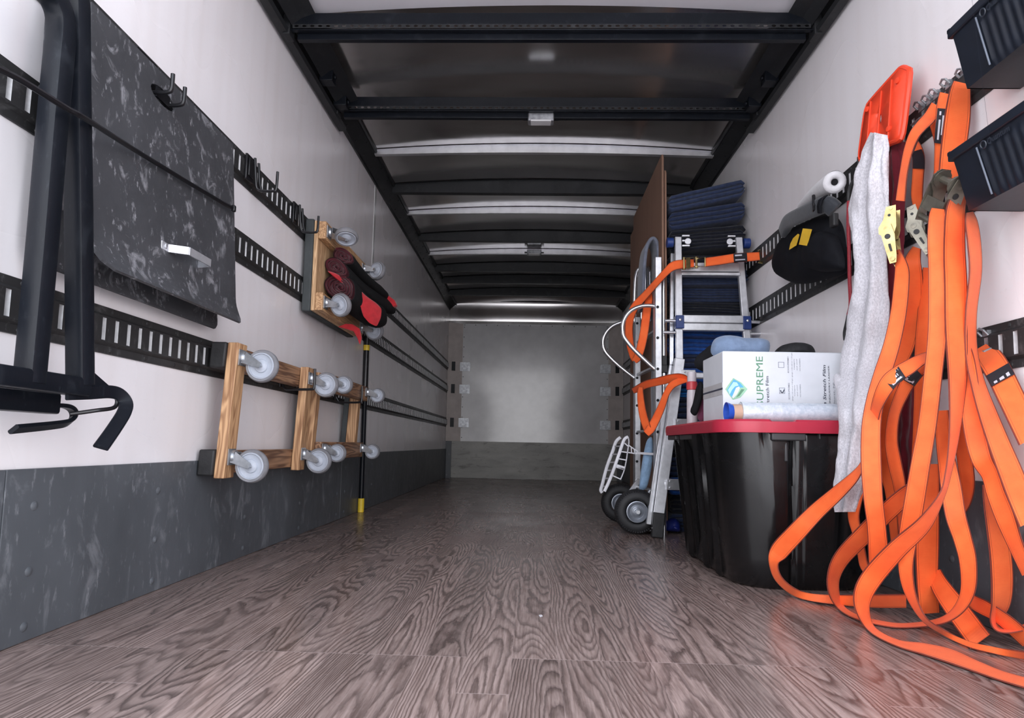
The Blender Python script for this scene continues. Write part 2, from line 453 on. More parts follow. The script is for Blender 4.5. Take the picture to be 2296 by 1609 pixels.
# kick plates along the side walls, with panel joints and screw heads
def kick(wx, s, jy):
    mb = MB(); y = Y0; ys_ = [Y0]+jy+[YB-.002]
    for a, b in zip(ys_, ys_[1:]): mb.box((wx, a+.0015, .002), (wx+s*.008, b-.0015, .384))
    return mb
struct('baseboard_left', kick(WL, 1, [1.335, 3.77, 6.2]), 'kick', bevel=.0015)
struct('baseboard_right', kick(WR, -1, [1.335, 3.77, 6.2]), 'kick', bevel=.0015)
mb = MB()
for wx, s in ((WL, 1), (WR, -1)):
    for y in (1.30, 1.42, 1.9, 2.5, 3.1, 3.7, 3.85, 4.5, 5.2):
        for z in (.035, .155, .30): mb.lathe([(0, .0125), (.006, .012), (.011, .0085), (.011, .007)], (wx, y, z), (s, 0, 0), 12)
struct('trim_8', mb, 'kick', smooth=40)
# bright galvanised seam strips on the walls
mb = MB()
for y in (4.30,): mb.box((WL, y, .384), (WL+.003, y+.045, 2.26))
struct('trim_9', mb, MT['panel'])

# coves along both upper corners
def cove(wx, s):
    mb = MB()
    prof = [(0, 2.262), (.012, 2.258), (.016, 2.275), (.085, 2.325), (.095, 2.318), (.102, 2.33), (.102, 2.36), (0, 2.40)]
    mb.prism([(wx+s*a, Y0, z) for a, z in prof], (0, YB-.06-Y0, 0))
    for k in range(26):
        y = 3.5+k*.19; mb.lathe([(0, .006), (.006, .004), (.007, 0)], (wx+s*.03, y, 2.287), (s*.58, 0, -.8), 8)
        mb.lathe([(0, .006), (.006, .004), (.007, 0)], (wx+s*.075, y+.09, 2.319), (s*.58, 0, -.8), 8)
    return mb
struct('trim_10', cove(WL, 1), 'cove', smooth=30); struct('trim_11', cove(WR, -1), 'cove', smooth=30)

# slotted cargo rails
def cargo_rail(wx, s, z0, ysl, label):
    """pressed steel rail: flanges, raised web, slots with bright rolled lips; one welded mesh"""
    H = .124; mb = MB(); SL, SH = .033, H-.033
    wx = wx+s*.0012
    X = lambda d: wx+s*d
    ya, yb = Y0+.01, YB-.080
    P = .0508; k0 = math.floor((ya-ysl)/P)+1; ys_ = [ya]; y = ysl+k0*P; slots = []
    while y < yb-.03: slots.append(y); ys_ += [y, y+.0140]; y += P
    ys_.append(yb)
    def quad(a, b, c, d): o = len(mb.v); mb.v.extend([V(a), V(b), V(c), V(d)]); mb.face((o, o+1, o+2, o+3))
    prof = [(0, 0), (.004, .001), (.004, .021), (.015, .029), (.015, SL)]
    for i in range(len(ys_)-1):
        p, q = ys_[i], ys_[i+1]; mb.cur = 0
        for (a, b) in zip(prof, prof[1:]):
            for f in (lambda z: z0+z, lambda z: z0+H-z): quad((X(a[0]), p, f(a[1])), (X(a[0]), q, f(a[1])), (X(b[0]), q, f(b[1])), (X(b[0]), p, f(b[1])))
        if i % 2 == 0: quad((X(.015), p, z0+SL), (X(.015), q, z0+SL), (X(.015), q, z0+SH), (X(.015), p, z0+SH))
        else:
            mb.cur = 1
            quad((X(.015), p, z0+SL), (X(.001), p+.002, z0+SL), (X(.001), p+.002, z0+SH), (X(.015), p, z0+SH))
            quad((X(.015), q, z0+SL), (X(.001), q-.002, z0+SL), (X(.001), q-.002, z0+SH), (X(.015), q, z0+SH))
            for z in (SL, SH): quad((X(.015), p, z0+z), (X(.001), p+.002, z0+z), (X(.001), q-.002, z0+z), (X(.015), q, z0+z))
    r = thing('cargo_rail', label, 'cargo rail', (wx, Y0, z0), 'slotted cargo rails on the side walls')
    obj('channel', mb, ['steel', 'lip'], r, smooth=25, weld=True)
    mb = MB(); q = ya+.12
    while q < 3.2:
        for z in (.011, H-.011): mb.lathe([(0, .0075), (.005, .006), (.006, .004)], (wx, q, z0+z), (s, 0, 0), 8)
        q += .0508*3
    f = obj('rivet_heads', mb, 'steel', r, smooth=25); f['kind'] = 'stuff'
    return r
ZA, ZBt, ZC = 1.431, 1.127, .675
DW, SW = 'wall with the hanging wooden dollies', 'wall with the orange straps'
cargo_rail(WL, 1, ZA, 2.26, 'top slotted dark steel cargo rail on the '+DW)
cargo_rail(WL, 1, ZBt, 2.2598-.009, 'middle slotted dark steel cargo rail on the '+DW)
cargo_rail(WL, 1, ZC, 1.5949-.009, 'lowest slotted dark steel cargo rail on the '+DW)
cargo_rail(WR, -1, ZA, 1.62, 'top slotted dark steel cargo rail on the '+SW)
cargo_rail(WR, -1, ZBt, 1.63, 'middle slotted dark steel cargo rail on the '+SW)
cargo_rail(WR, -1, ZC, 1.60, 'lowest slotted dark steel cargo rail on the '+SW)
# galvanised end plates where the rails turn onto the front wall
nm = {ZA: 'top', ZBt: 'middle', ZC: 'lowest'}
for z in (ZA, ZBt, ZC):
    for wx, s, wd in ((WL, 1, 'dolly'), (WR, -1, 'strap')):
        r = thing('rail_end_plate', 'galvanised plate on front wall at end of the %s %s-side rail' % (nm[z], wd), 'bracket', (wx, YB-.02, z), 'end plates of the cargo rails')
        obj('plate', MB().box((wx+s*.10, YB-.018, z), (wx+s*.30, YB-.0125, z+.122)), 'galv', r, bevel=.001)
        obj('corner_block', MB().box((wx+s*.004, YB-.075, z), (wx+s*.10, YB-.004, z+.122)), 'black_steel', r, bevel=.002)

# roof bows: dark hat sections with bright thin ribs between them
def bow(y, h, t, mat, label, cat='roof bow', lip=True):
    flat = mat == 'cove'
    mb = MB(); xa, xb = WL+.085, WR-.085
    def sec(a):
        return xa+(xb-xa)*a
    n = 16
    zb = 2.30
    def crown(a): return 2.335+.05*max(0, 1-((sec(a)-(WL+WR)/2)/((WR-WL)/2))**2)-.004
    prof = [(-t/2-.018, h), (-t/2, h), (-t/2, 0), (t/2, 0), (t/2, h), (t/2+.018, h)]
    o = len(mb.v); k = len(prof)
    for i in range(n+1):
        a = i/n; zc = crown(a)
        for (dy, top) in prof: mb.v.append(V((sec(a), y+dy, zc if top else (2.282 if flat else 2.332+(zc-2.332)*.45-h))))
    for i in range(n):
        for j in range(k-1): mb.face((o+i*k+j, o+(i+1)*k+j, o+(i+1)*k+j+1, o+i*k+j+1))
    return solo('roof_bow', mb, mat, label, cat, 'bows under the roof', smooth=30)
words_ = ['third', 'fourth', 'fifth', 'sixth', 'seventh', 'eighth', 'ninth', 'tenth', 'eleventh']
spec = [(3.95, .022, .030, 'silver', 'bright silver thin roof bow just beyond the second perforated crossbar'),
        (4.50, .060, .05, 'cove', 'dark roof bow next beyond the bright silver one'),
        (5.03, .020, .025, 'silver', 'thin pale roof bow between the first two dark bows'),
        (5.60, .055, .05, 'cove', 'second dark roof bow beyond the bright silver one'),
        (6.14, .020, .03, 'silver', 'pale roof bow carrying the deeper of the two roof lamps'),
        (6.60, .05, .05, 'cove', 'third dark roof bow beyond the bright silver one'),
        (7.10, .05, .05, 'cove', 'dark roof bow second from the front wall'),
        (7.70, .05, .05, 'cove', 'dark roof bow nearest the front wall')]
for y, h, t, m_, lb in spec: bow(y, h, t, m_, lb)
# overhead door tracks and the two perforated crossbars near the rear
def door_track(wx, s, label):
    r = thing('door_track', label, 'door track', (wx, Y0, 2.2), 'tracks of the roll-up door')
    mb = MB()
    pf = [(.01, 2.225), (.014, 2.205), (.05, 2.205), (.055, 2.225), (.05, 2.225), (.047, 2.211), (.018, 2.211), (.016, 2.228)]
    mb.prism([(wx+s*a, Y0, z) for a, z in pf], (0, 3.42-Y0, 0))
    obj('channel', mb, 'cove', r, smooth=0)
    mb = MB().prism([(wx+s*a, Y0, z) for a, z in ((.06, 2.25), (.10, 2.285), (.16, 2.305), (.165, 2.298), (.105, 2.276), (.066, 2.243))], (0, 3.30-Y0, 0))
    obj('flange', mb, 'cove', r, smooth=0)
    for y in (2.95, 3.18):
        mb = MB(); mb.box((wx+s*.055, y, 2.23), (wx+s*.12, y+.06, 2.285)); mb.cyl((wx+s*.12, y+.03, 2.26), (wx+s*.13, y+.03, 2.26), .012, 8)
        obj('hanger_bracket', mb, 'black_steel', r, bevel=.003)
door_track(WL, 1, 'dark steel overhead door track above the wall with the dollies')
door_track(WR, -1, 'dark steel overhead door track above the wall with the straps')
def crossbar(y, label, zb=2.20):
    r = thing('roof_crossbar', label, 'crossbar', (0, y, zb), 'perforated crossbars')
    xa, xb = WL+.05, WR-.05
    mb = MB().box((xa, y, zb+.045), (xb, y+.004, zb+.10)).box((xa, y, zb+.022), (xb, y+.02, zb+.028))
    mb.box((xa+.03, y+.03, zb-.002), (xb-.03, y+.055, zb+.05))
    obj('beam', mb, 'black_steel', r, bevel=.002)
    # slotted angle strip with a row of holes
    mb = MB(); P = .0345; x = xa+.02; z0_, z1_, hy = zb+.028, zb+.046, y-.004
    while x < xb-.05:
        q = [(x, z0_), (x+P, z0_), (x+P, z1_), (x, z1_)]; ih = []
        cx_, cz_ = x+P/2, (z0_+z1_)/2
        for k in range(8):
            a = R(-157.5+45*k); ih.append((cx_+.0095*math.cos(a), cz_+.005*math.sin(a)))
        o = len(mb.v); mb.v.extend(V((a, hy, b)) for a, b in q+ih)
        for i in range(4):
            j = (i+1) % 4; mb.face((o+i, o+j, o+4+(2*i+1) % 8+0, o+4+2*i)) if False else None
        h = [o+4+k for k in range(8)]
        mb.face((o, o+1, h[2], h[1])); mb.face((o+1, o+2, h[4], h[3])); mb.face((o+2, o+3, h[6], h[5])); mb.face((o+3, o, h[0], h[7]))
        mb.face((o+1, h[3], h[2])); mb.face((o+2, h[5], h[4])); mb.face((o+3, h[7], h[6])); mb.face((o, h[1], h[0]))
        x += P
    obj('perforated_strip', mb, 'cove', r, smooth=0)
    for s, wx in ((1, WL), (-1, WR)): obj('end_plate', MB().box((wx+s*.03, y-.01, zb), (wx+s*.06, y+.05, zb+.10)), 'cove', r, bevel=.002)
crossbar(2.56, 'black perforated crossbar under the roof, first from the rear opening')
crossbar(3.25, 'black perforated crossbar under the roof carrying the first roof lamp', 2.215)
for (x, y, z, lb) in ((.03, 3.30, 2.225, 'small steel roof lamp under the second perforated crossbar'), (.01, 6.10, 2.348, 'small steel roof lamp deep in the box on a thin bow')):
    r = thing('roof_lamp', lb, 'lamp', (x, y, z-.03), 'lamps under the roof')
    obj('housing', MB().box((x-.07, y-.03, z-.03), (x+.07, y+.03, z+.015)), 'galv', r, bevel=.006)
    obj('lens', MB().box((x-.055, y-.033, z-.034), (x+.055, y+.02, z-.024)), MT['panel'], r, bevel=.003)
    obj('tab', MB().box((x-.095, y-.012, z-.01), (x+.095, y+.012, z-.004)), 'cove', r)
# the yard the truck stands in
struct('ground', MB().box((-14, -18, -1.08), (14, 9.5, -1.03)), 'concrete')
# ================================================================== wall with the dollies
MT['rod'] = simple('black_powder_rod', (.010, .010, .012), .3, .2)
MT['ramp'] = scuffed('scratched_ramp_plate', (.058, .059, .065), (.46, .46, .49), .46, .95, 17, (1.2, 1, .8), metal=.1, fine=52, spec=.35)
MT['alu'] = simple('brushed_aluminium', (.66, .67, .70), .28, .85, .10, 40)
MT['alu_matte'] = simple('mill_aluminium', (.62, .63, .66), .42, .7, .12, 30)
MT['rubber'] = simple('black_rubber', (.014, .014, .015), .6, 0, .3, 30, .2, 90)
MT['carpet'] = scuffed('worn_dolly_rubber', (.045, .052, .054), (.16, .17, .17), .7, .4, 14)
MT['oak'] = wood('oak_batten', (.60, .36, .19), (.27, .13, .06), 2, .55, 16)
MT['oak_y'] = wood('oak_rail', (.36, .20, .11), (.12, .055, .03), 1, .6, 14)
MT['pine'] = wood('pale_ply', (.70, .46, .26), (.42, .24, .12), 2, .6, 20)
MT['pine_y'] = wood('pale_pine_rail', (.62, .38, .20), (.36, .19, .09), 1, .6, 20)
MT['zinc'] = simple('zinc_caster_steel', (.42, .44, .47), .32, .75, .18, 40)
MT['wheel'] = simple('grey_caster_disc', (.40, .43, .49), .45, 0, .08, 30)
MT['tread'] = simple('grey_caster_tread', (.20, .20, .215), .6, 0, .15, 30)
MT['yellow'] = simple('yellow_plastic', (.80, .56, .04), .4)

def prong_hook(y, z, reach, rise, label, gap=.03, skew=0.):
    """double prong hook clipped into a cargo rail of the dolly-side wall"""
    x0 = WL+.017
    r = thing('rail_hook', label, 'hook', (x0, y, z-.06), 'black prong hooks on the cargo rail')
    mb = MB().box((x0, y-gap-.012, z-.055), (x0+.008, y+gap+.012, z+.05)).box((x0+.008, y-gap-.004, z-.02), (x0+.016, y+gap+.004, z+.02))
    obj('back_plate', mb, 'rod', r, bevel=.003)
    for s in (-1, 1):
        p = [(x0+.004, y+s*gap, z-.01), (x0+reach*.55, y+s*gap, z-.018), (x0+reach-.008, y+s*gap+skew, z-.016), (x0+reach, y+s*gap+skew, z-.004), (x0+reach, y+s*gap+skew, z+rise)]
        obj('prong', MB().tube(catmull(p, 4), .0055, 8), 'rod', r)
    return r
t1, t2 = atx(388, 166, -1.005), atx(415, 196, -1.005)
x0 = WL+.017; r = thing('rail_hook', 'black double prong hook poking through the oval hole of the ramp plate', 'hook', (x0, (t1.y+t2.y)/2, 1.44), 'black prong hooks on the cargo rail')
obj('back_plate', MB().box((x0, t1.y-.02, 1.425), (x0+.008, t2.y+.02, 1.535)), 'rod', r, bevel=.003)
for t_ in (t1, t2):
    zb_ = t_.z-.052
    obj('prong', MB().tube(catmull([(x0+.004, t_.y, zb_+.004), (x0+.06, t_.y, zb_-.002), (t_.x-.010, t_.y, zb_), (t_.x-.001, t_.y, zb_+.010), tuple(t_)], 4), .0058, 8), 'rod', r)
obj('cross_plate', MB().box((x0+.055, t1.y, t1.z-.064), (x0+.061, t2.y, t1.z-.034)), 'rod', r)
hole_c = ((t1.y+t2.y)/2, t1.z-.050)
def frame_hook(y, z, label):
    x0 = WL+.017
    r = thing('rail_hook', label, 'hook', (x0, y, z-.06), 'black prong hooks on the cargo rail')
    obj('back_plate', MB().box((x0, y-.04, z-.05), (x0+.010, y+.02, z+.05)).box((x0+.01, y-.03, z-.035), (x0+.016, y+.005, z+.035)), 'rod', r, bevel=.003)
    p = [(x0+.012, y+.02, z+.055), (x0+.02, y+.02, z-.03), (x0+.03, y+.025, z-.07), (x0+.085, y+.03, z-.073), (x0+.098, y+.03, z-.06), (x0+.10, y+.03, z+.005)]
    obj('prong', MB().tube(catmull(p, 5), .0055, 8), 'rod', r)
    p = [(x0+.012, y+.055, z+.05), (x0+.02, y+.055, z-.03), (x0+.03, y+.055, z-.068)]
    obj('prong', MB().tube(catmull(p, 4), .0055, 8), 'rod', r)
frame_hook(2.345, 1.50, 'empty black prong hook on the top rail beside the ramp plate')
frame_hook(2.83, 1.50, 'black prong hook on the top rail at the upper dolly')

# ---------------- scratched ramp plates
def ramp_plate(nm, label, y0, y1, zt, zb, xt, xb, lip, hole, mat):
    r = thing('ramp_plate', label, 'ramp plate', (xb, (y0+y1)/2, zb), 'aluminium ramp plates')
    import bmesh
    def X(z): return xb+(xt-xb)*(z-zb)/(zt-zb)
    zl = zb+.09; rad = .05; th = .007
    out = [(y0, zt), (y1, zt), (y1, zl), (y0, zl)]
    bm = bmesh.new()
    def loop(pts):
        vs = [bm.verts.new((0, a, b)) for a, b in pts]
        for i in range(len(vs)): bm.edges.new((vs[i], vs[(i+1) % len(vs)]))
    loop(out)
    if hole:
        hy, hz, a_, b_ = hole
        loop([(hy+a_*math.cos(R(20*k))*(1 if abs(math.cos(R(20*k))) < .99 else 1), hz+b_*math.sin(R(20*k))) for k in range(18)])
    bmesh.ops.triangle_fill(bm, use_beauty=True, edges=bm.edges[:])
    mb = MB(); bm.verts.ensure_lookup_table(); idx = {}
    for v in bm.verts: idx[v] = len(mb.v); mb.v.append(V((X(v.co.z), v.co.y, v.co.z)))
    for f in bm.faces: mb.face([idx[v] for v in f.verts])
    bm.free()
    # bent lower lip with rounded corners
    n = 6; rows = []
    for k in range(n+1):
        t = k/n; z = zl-(zl-zb)*t; x = X(z)+lip*t*t
        ins = 0 if t < .45 else rad*(1-math.sqrt(max(0, 1-((t-.45)/.55)**2)))
        rows.append((V((x, y0+ins, z)), V((x, y1-ins*.5, z))))
    o = len(mb.v)
    for a, b in rows: mb.v.extend([a, b])
    for k in range(n): mb.face((o+2*k, o+2*k+1, o+2*k+3, o+2*k+2))
    p = obj('plate', mb, mat, r, smooth=0)
    s = p.modifiers.new('thickness', 'SOLIDIFY'); s.thickness = th; s.offset = 0
    return r, X
r, X = ramp_plate('a', 'large scratched dark ramp plate with aluminium handle hanging behind black tube frame', 1.385, 2.105, 1.483, .848, -1.058, -1.010, .028, (hole_c[0]+.004, hole_c[1], .060, .024), 'ramp')
# bent aluminium handle
h = [atx(326, 552, -1.022), atx(352, 560, -1.018), atx(384, 562, -.975), atx(438, 596, -.972), atx(411, 590, -1.016)]
zc_ = 1.0
hp = [(-1.018, 1.665, .985), (-1.018, 1.700, .985), (-.972, 1.725, .985), (-.972, 1.845, .985), (-1.018, 1.862, .985)]
mb = MB()
for a, b in zip(hp, hp[1:]): mb.bar(a, b, .005, .023)
hd = obj('handle', mb, 'alu_matte', r, bevel=.001); hd['label'] = 'bent aluminium handle'
obj('bolt', MB().lathe([(0, .007), (.007, .005), (.008, 0)], (-1.018, 1.688, .987), (1, 0, 0), 8), 'alu', r)
r2, X2 = ramp_plate('b', 'second ramp plate mostly hidden behind the large scratched ramp plate', 1.30, 2.10, 1.44, .826, -1.092, -1.075, .010, None, 'ramp')
obj('bracket', MB().box((-1.070, 1.31, .965), (-1.035, 1.365, 1.035)), 'alu_matte', r2, bevel=.004)

# ---------------- black tube frame with J hooks
r = thing('hook_frame', 'black square tube frame with flat J hooks strapped in front of the ramp plate', 'steel frame', (-.99, 1.2, .5))
sq = rrect(.043, .043, .008, 2)
xa = -.985
legA = [atx(u, v, x) for u, v, x in ((110, -110, -.99), (150, -70, -.99), (168, -10, -.99), (171, 60, -.99), (172, 200, -.988), (177, 500, -.985), (180, 862, -.98))]
legB = [atx(u, v, x) for u, v, x in ((40, -60, -.985), (98, -28, -.985), (126, 10, -.985), (137, 60, -.985), (130, 150, -.983), (116, 300, -.982), (94, 560, -.981), (66, 858, -.98))]
def smoothline(p, n=5): return [V(q) for q in catmull([tuple(x) for x in p], n)]
obj('leg', MB().sweep(smoothline(legA), sq, (0, 1, 0)), 'black_steel', r, smooth=30)
obj('leg', MB().sweep(smoothline(legB), sq, (0, 1, 0)), 'black_steel', r, smooth=30)
b1 = atx(186, 868, -.98); b0 = V((b1.x, Y0+.02, b1.z+.004))
obj('crossbar', MB().sweep([b0, b1], rrect(.04, .04, .006, 2), (0, 0, 1)), 'black_steel', r, smooth=30)
c1 = atx(118, 905, -1.045); c0 = V((c1.x, Y0+.02, c1.z+.002))
obj('crossbar', MB().sweep([c0, c1], rrect(.035, .045, .006, 2), (0, 0, 1)), 'black_steel', r, smooth=30)
# gussets and stretcher between the bars
g = [atx(195, 825, -.98), atx(250, 873, -.98), atx(188, 880, -.98)]
obj('gusset', MB().prism(g, (.006, 0, 0)), 'black_steel', r, bevel=.001)
g = [atx(100, 872, -1.045), atx(132, 905, -1.045), atx(95, 908, -1.045)]
obj('gusset', MB().prism(g, (.006, 0, 0)), 'black_steel', r, bevel=.001)
flat = rrect(.030, .008, .002, 1)
def flatpath(pix, n=5): return [V(q) for q in catmull([tuple(atx(*p)) for p in pix], n)]
hk = [(150, 881, -.978), (200, 880, -.976), (244, 878, -.974), (268, 884, -.968), (282, 902, -.958), (278, 925, -.945), (255, 962, -.93), (226, 1003, -.915)]
obj('j_hook', MB().sweep(flatpath(hk), flat, (1, 0, 0), twist=[0]*99), 'black_steel', r, smooth=30)
hk2 = [(40, 910, -1.045), (95, 908, -1.045), (140, 909, -1.042), (160, 916, -1.038), (166, 930, -1.034), (155, 946, -1.03), (120, 953, -1.028), (30, 962, -1.022)]
obj('j_hook', MB().sweep(flatpath(hk2), rrect(.009, .024, .002, 1), (1, 0, 0)), 'black_steel', r, smooth=30)
rd = [(258, 884, -.974), (263, 900, -.974), (254, 914, -.976), (215, 920, -.99), (158, 928, -1.03)]
obj('tie_rod', MB().tube(flatpath(rd), .0048, 8), 'rod', r)

# ---------------- elastic cord across frame and plate
bp = [atx(u, v, x) for u, v, x in ((-60, 128, -.92), (30, 170, -.925), (100, 212, -.932), (150, 243, -.936), (190, 265, -.942), (300, 335, -1.012), (420, 408, -1.020), (505, 458, -1.020), (522, 466, -1.016))]
r = thing('bungee_cord', 'thin black bungee cord stretched diagonally across the ramp plate', 'bungee cord', bp[5])
obj('cord', MB().tube(smoothline(bp), .0062, 8), 'rod', r)
e = bp[-1]
obj('hook', MB().box(e-V((.005, .004, .012)), e+V((.008, .010, .010))), 'rod', r, bevel=.003)

# ---------------- furniture dollies
def caster(parent, p, wr, ww, axle, off, far_label=None, plate=.05):
    """p: mount centre on the frame; off: wheel centre from p; axle: wheel axis"""
    p, off, ax = V(p), V(off), V(axle).normalized(); c = p+off
    X = V((1, 0, 0)); mb = MB()
    py, pz = plate, plate*1.1
    mb.box((p.x, p.y-py/2, p.z-pz/2), (p.x+.004, p.y+py/2, p.z+pz/2))
    mb.lathe([(.022, 0), (.024, .006), (.022, .014), (.012, .016)], p+X*.004, X, 18)
    base = p+X*.016
    for s in (-1, 1):
        a = ax*s*(ww/2+.004)
        perp = (c-base).cross(ax).normalized()
        w0, w1 = .020, .010
        q = [base+a*.85+perp*w0, base+a*.85-perp*w0, c+a-perp*w1, c+a+(c-base).normalized()*.010, c+a+perp*w1]
        mb.prism(q, ax*s*.0028)
    mb.prism([base+perp*.02-ax*(ww/2+.004), base+perp*.02+ax*(ww/2+.004), base-perp*.02+ax*(ww/2+.004), base-perp*.02-ax*(ww/2+.004)], (c-base).normalized()*.004)
    ca = obj('caster', mb, 'zinc', parent, smooth=30)
    mb = MB(); h = ww/2
    # tyre, then the disc with its raised rings
    mb.cur = 0
    mb.lathe([(wr*.80, -h*.78), (wr*.92, -h*.9), (wr*.98, -h*.55), (wr, 0), (wr*.98, h*.55), (wr*.92, h*.9), (wr*.80, h*.78)], c, ax, 36)
    mb.cur = 1
    for s in (-1, 1):
        mb.lathe([(wr*.80, s*h*.78), (wr*.78, s*h*.95), (wr*.73, s*h*.95), (wr*.70, s*h*.6), (wr*.42, s*h*.45), (wr*.38, s*h*.8), (wr*.25, s*h*.85), (wr*.20, s*h), (0, s*h)], c, ax, 36)
    obj('wheel', mb, ['tread', 'wheel'], ca, smooth=40)
    mb = MB()
    hb = ww/2+.006; mb.lathe([(0, -hb-.010), (.007, -hb-.010), (.008, -hb-.006), (.008, -hb), (.004, -hb), (.004, hb), (.008, hb), (.008, hb+.006), (.007, hb+.010), (0, hb+.010)], c, ax, 6)
    obj('axle_bolt', mb, 'zinc', ca, smooth=0)
    return ca

def shear(mb, f):
    mb.v = [f(p) for p in mb.v]; return mb
# near lower dolly: battens outside, rails with black rubber ends against the wall
def lean(p):           # top stands 4 cm off the wall on the rail, the bottom touches the kick plate
    t = (p.z-.34)/(.785-.34); return V((p.x+.012+.022*t, p.y, p.z))
za, zb, ya, yb = .338, .784, 2.115, 2.885
r = thing('furniture_dolly', 'nearer wooden dolly with black rubber ends hanging low on the wall', 'dolly', (WL+.06, (ya+yb)/2, za), 'wooden furniture dollies on the wall')
for z0, z1 in ((za, za+.08), (zb-.08, zb)):
    f = obj('rail', shear(MB().box((WL, ya+.10, z0), (WL+.05, yb, z1)), lean), 'oak_y', r, bevel=.003)
    obj('rubber_end', shear(MB().box((WL-.002, ya-.006, z0-.004), (WL+.052, ya+.101, z1+.004)), lean), 'rubber', f, bevel=.006)
for y0_ in (ya+.004, yb-.076):
    obj('batten', shear(MB().box((WL+.052, y0_, za-.012), (WL+.088, y0_+.072, zb+.004)), lean), 'oak', r, bevel=.003)
    y = y0_+.036
    for z, dz in ((zb-.045, -.028), (za+.06, -.030)):
        p = lean(V((WL+.088, y, z)))
        caster(r, p, .0575, .03, (.06, 1, 0), (.075, 0, dz))
# far lower dolly: the other way round, rails outside
za2, zb2, ya2, yb2 = .368, .782, 2.965, 3.74
def lean2(p): t = (p.z-.37)/.41; return V((p.x+.012+.022*t, p.y, p.z))
r = thing('furniture_dolly', 'farther wooden dolly with outer rails hanging low on the wall', 'dolly', (WL+.06, (ya2+yb2)/2, za2), 'wooden furniture dollies on the wall')
for y0_ in (ya2, yb2-.05):
    f = obj('batten', shear(MB().box((WL+.03, y0_, za2), (WL+.085, y0_+.05, zb2)), lean2), 'oak', r, bevel=.003)
    obj('rubber_strip', shear(MB().box((WL-.001, y0_-.002, za2+.002), (WL+.029, y0_+.05, zb2-.002)), lean2), 'carpet', f, bevel=.004)
for z0, z1 in ((za2, za2+.085), (zb2-.085, zb2)):
    obj('rail', shear(MB().box((WL+.086, ya2+.03, z0), (WL+.118, yb2+.02, z1)), lean2), 'oak_y', r, bevel=.003)
    for y in (ya2+.07, yb2-.02):
        p = lean2(V((WL+.118, y, (z0+z1)/2+.01)))
        caster(r, p, .045, .028, (.10, 1, 0), (.068, 0, -.020), plate=.045)
# small hooks that carry them
for y, z, nm_ in ((2.765, .69, 'nearer lower'), (3.56, .685, 'farther lower')):
    x0 = WL+.017
    r = thing('dolly_hook', 'small black hook under the top rail of the %s dolly' % nm_, 'hook', (x0, y, z), 'small hooks under the lower dollies')
    obj('arm', MB().tube(catmull([(x0, y, z+.03), (x0+.02, y, z-.004), (x0+.05, y, z-.008), (x0+.135, y, z-.006), (x0+.150, y, z+.006), (x0+.150, y, z+.085)], 4), .006, 8), 'rod', r)
    obj('back_plate', MB().box((x0, y-.02, z+.0), (x0+.006, y+.02, z+.06)), 'rod', r, bevel=.002)

# upper dolly, deck against the wall
yu0, yu1, zu0, zu1 = 2.96, 3.72, 1.075, 1.53
r = thing('furniture_dolly', 'upper pale wooden dolly on the wall with moving blankets tucked in', 'dolly', (WL+.05, (yu0+yu1)/2, zu0), 'wooden furniture dollies on the wall')
obj('rubber_pad', MB().box((WL+.018, yu0, zu0), (WL+.060, yu1, zu1)), 'carpet', r, bevel=.006)
obj('deck', MB().box((WL+.0605, yu0+.01, zu0+.006), (WL+.080, yu1-.01, zu1-.006)), 'pine', r, bevel=.002)
for z0, z1 in ((zu0+.008, zu0+.095), (zu1-.095, zu1-.008)):
    obj('rail', MB().box((WL+.0805, yu0+.012, z0), (WL+.116, yu1-.012, z1)), 'pine_y', r, bevel=.003)
pz = {0: zu0+.052, 1: zu1-.052}
caster(r, (WL+.116, yu0+.055, pz[0]), .058, .032, (.38, .88, .22), (.080, -.01, -.012), plate=.055)
caster(r, (WL+.116, yu0+.055, pz[1]), .058, .032, (-.12, .42, .90), (.085, .015, -.015), plate=.055)
caster(r, (WL+.116, yu1-.055, pz[0]), .058, .032, (.30, .90, .15), (.085, -.01, -.02), plate=.055)
caster(r, (WL+.116, yu1-.055, pz[1]), .058, .032, (.45, .85, -.1), (.085, .0, -.01), plate=.055)

# rolled moving blankets in the dolly
def fabric(name, col, rough=.9, var=.25, scale=30, bs=.35):
    m, t, b = new_mat(name)
    f = noise_(t, coords(t), scale, 5, .65); g = noise_(t, coords(t), 330, 2)
    link(t, ramp(t, f, [(.25, tuple(c*(1-var) for c in col)), (.75, tuple(min(1, c*(1+var)) for c in col))]), b.inputs['Base Color'])
    b.inputs['Roughness'].default_value = rough; b.inputs['Sheen Weight'].default_value = (.25 if max(col) > .03 else 0.); b.inputs['Specular IOR Level'].default_value = .2
    bump(t, b, math_(t, 'ADD', math_(t, 'MULTIPLY', f, .6), math_(t, 'MULTIPLY', g, .4)), bs, .006)
    return m
MT['blk_fab'] = fabric('black_blanket', (.012, .012, .013))
MT['maroon'] = fabric('maroon_blanket', (.028, .004, .007))
MT['red_fab'] = fabric('red_blanket', (.46, .022, .030), .8)
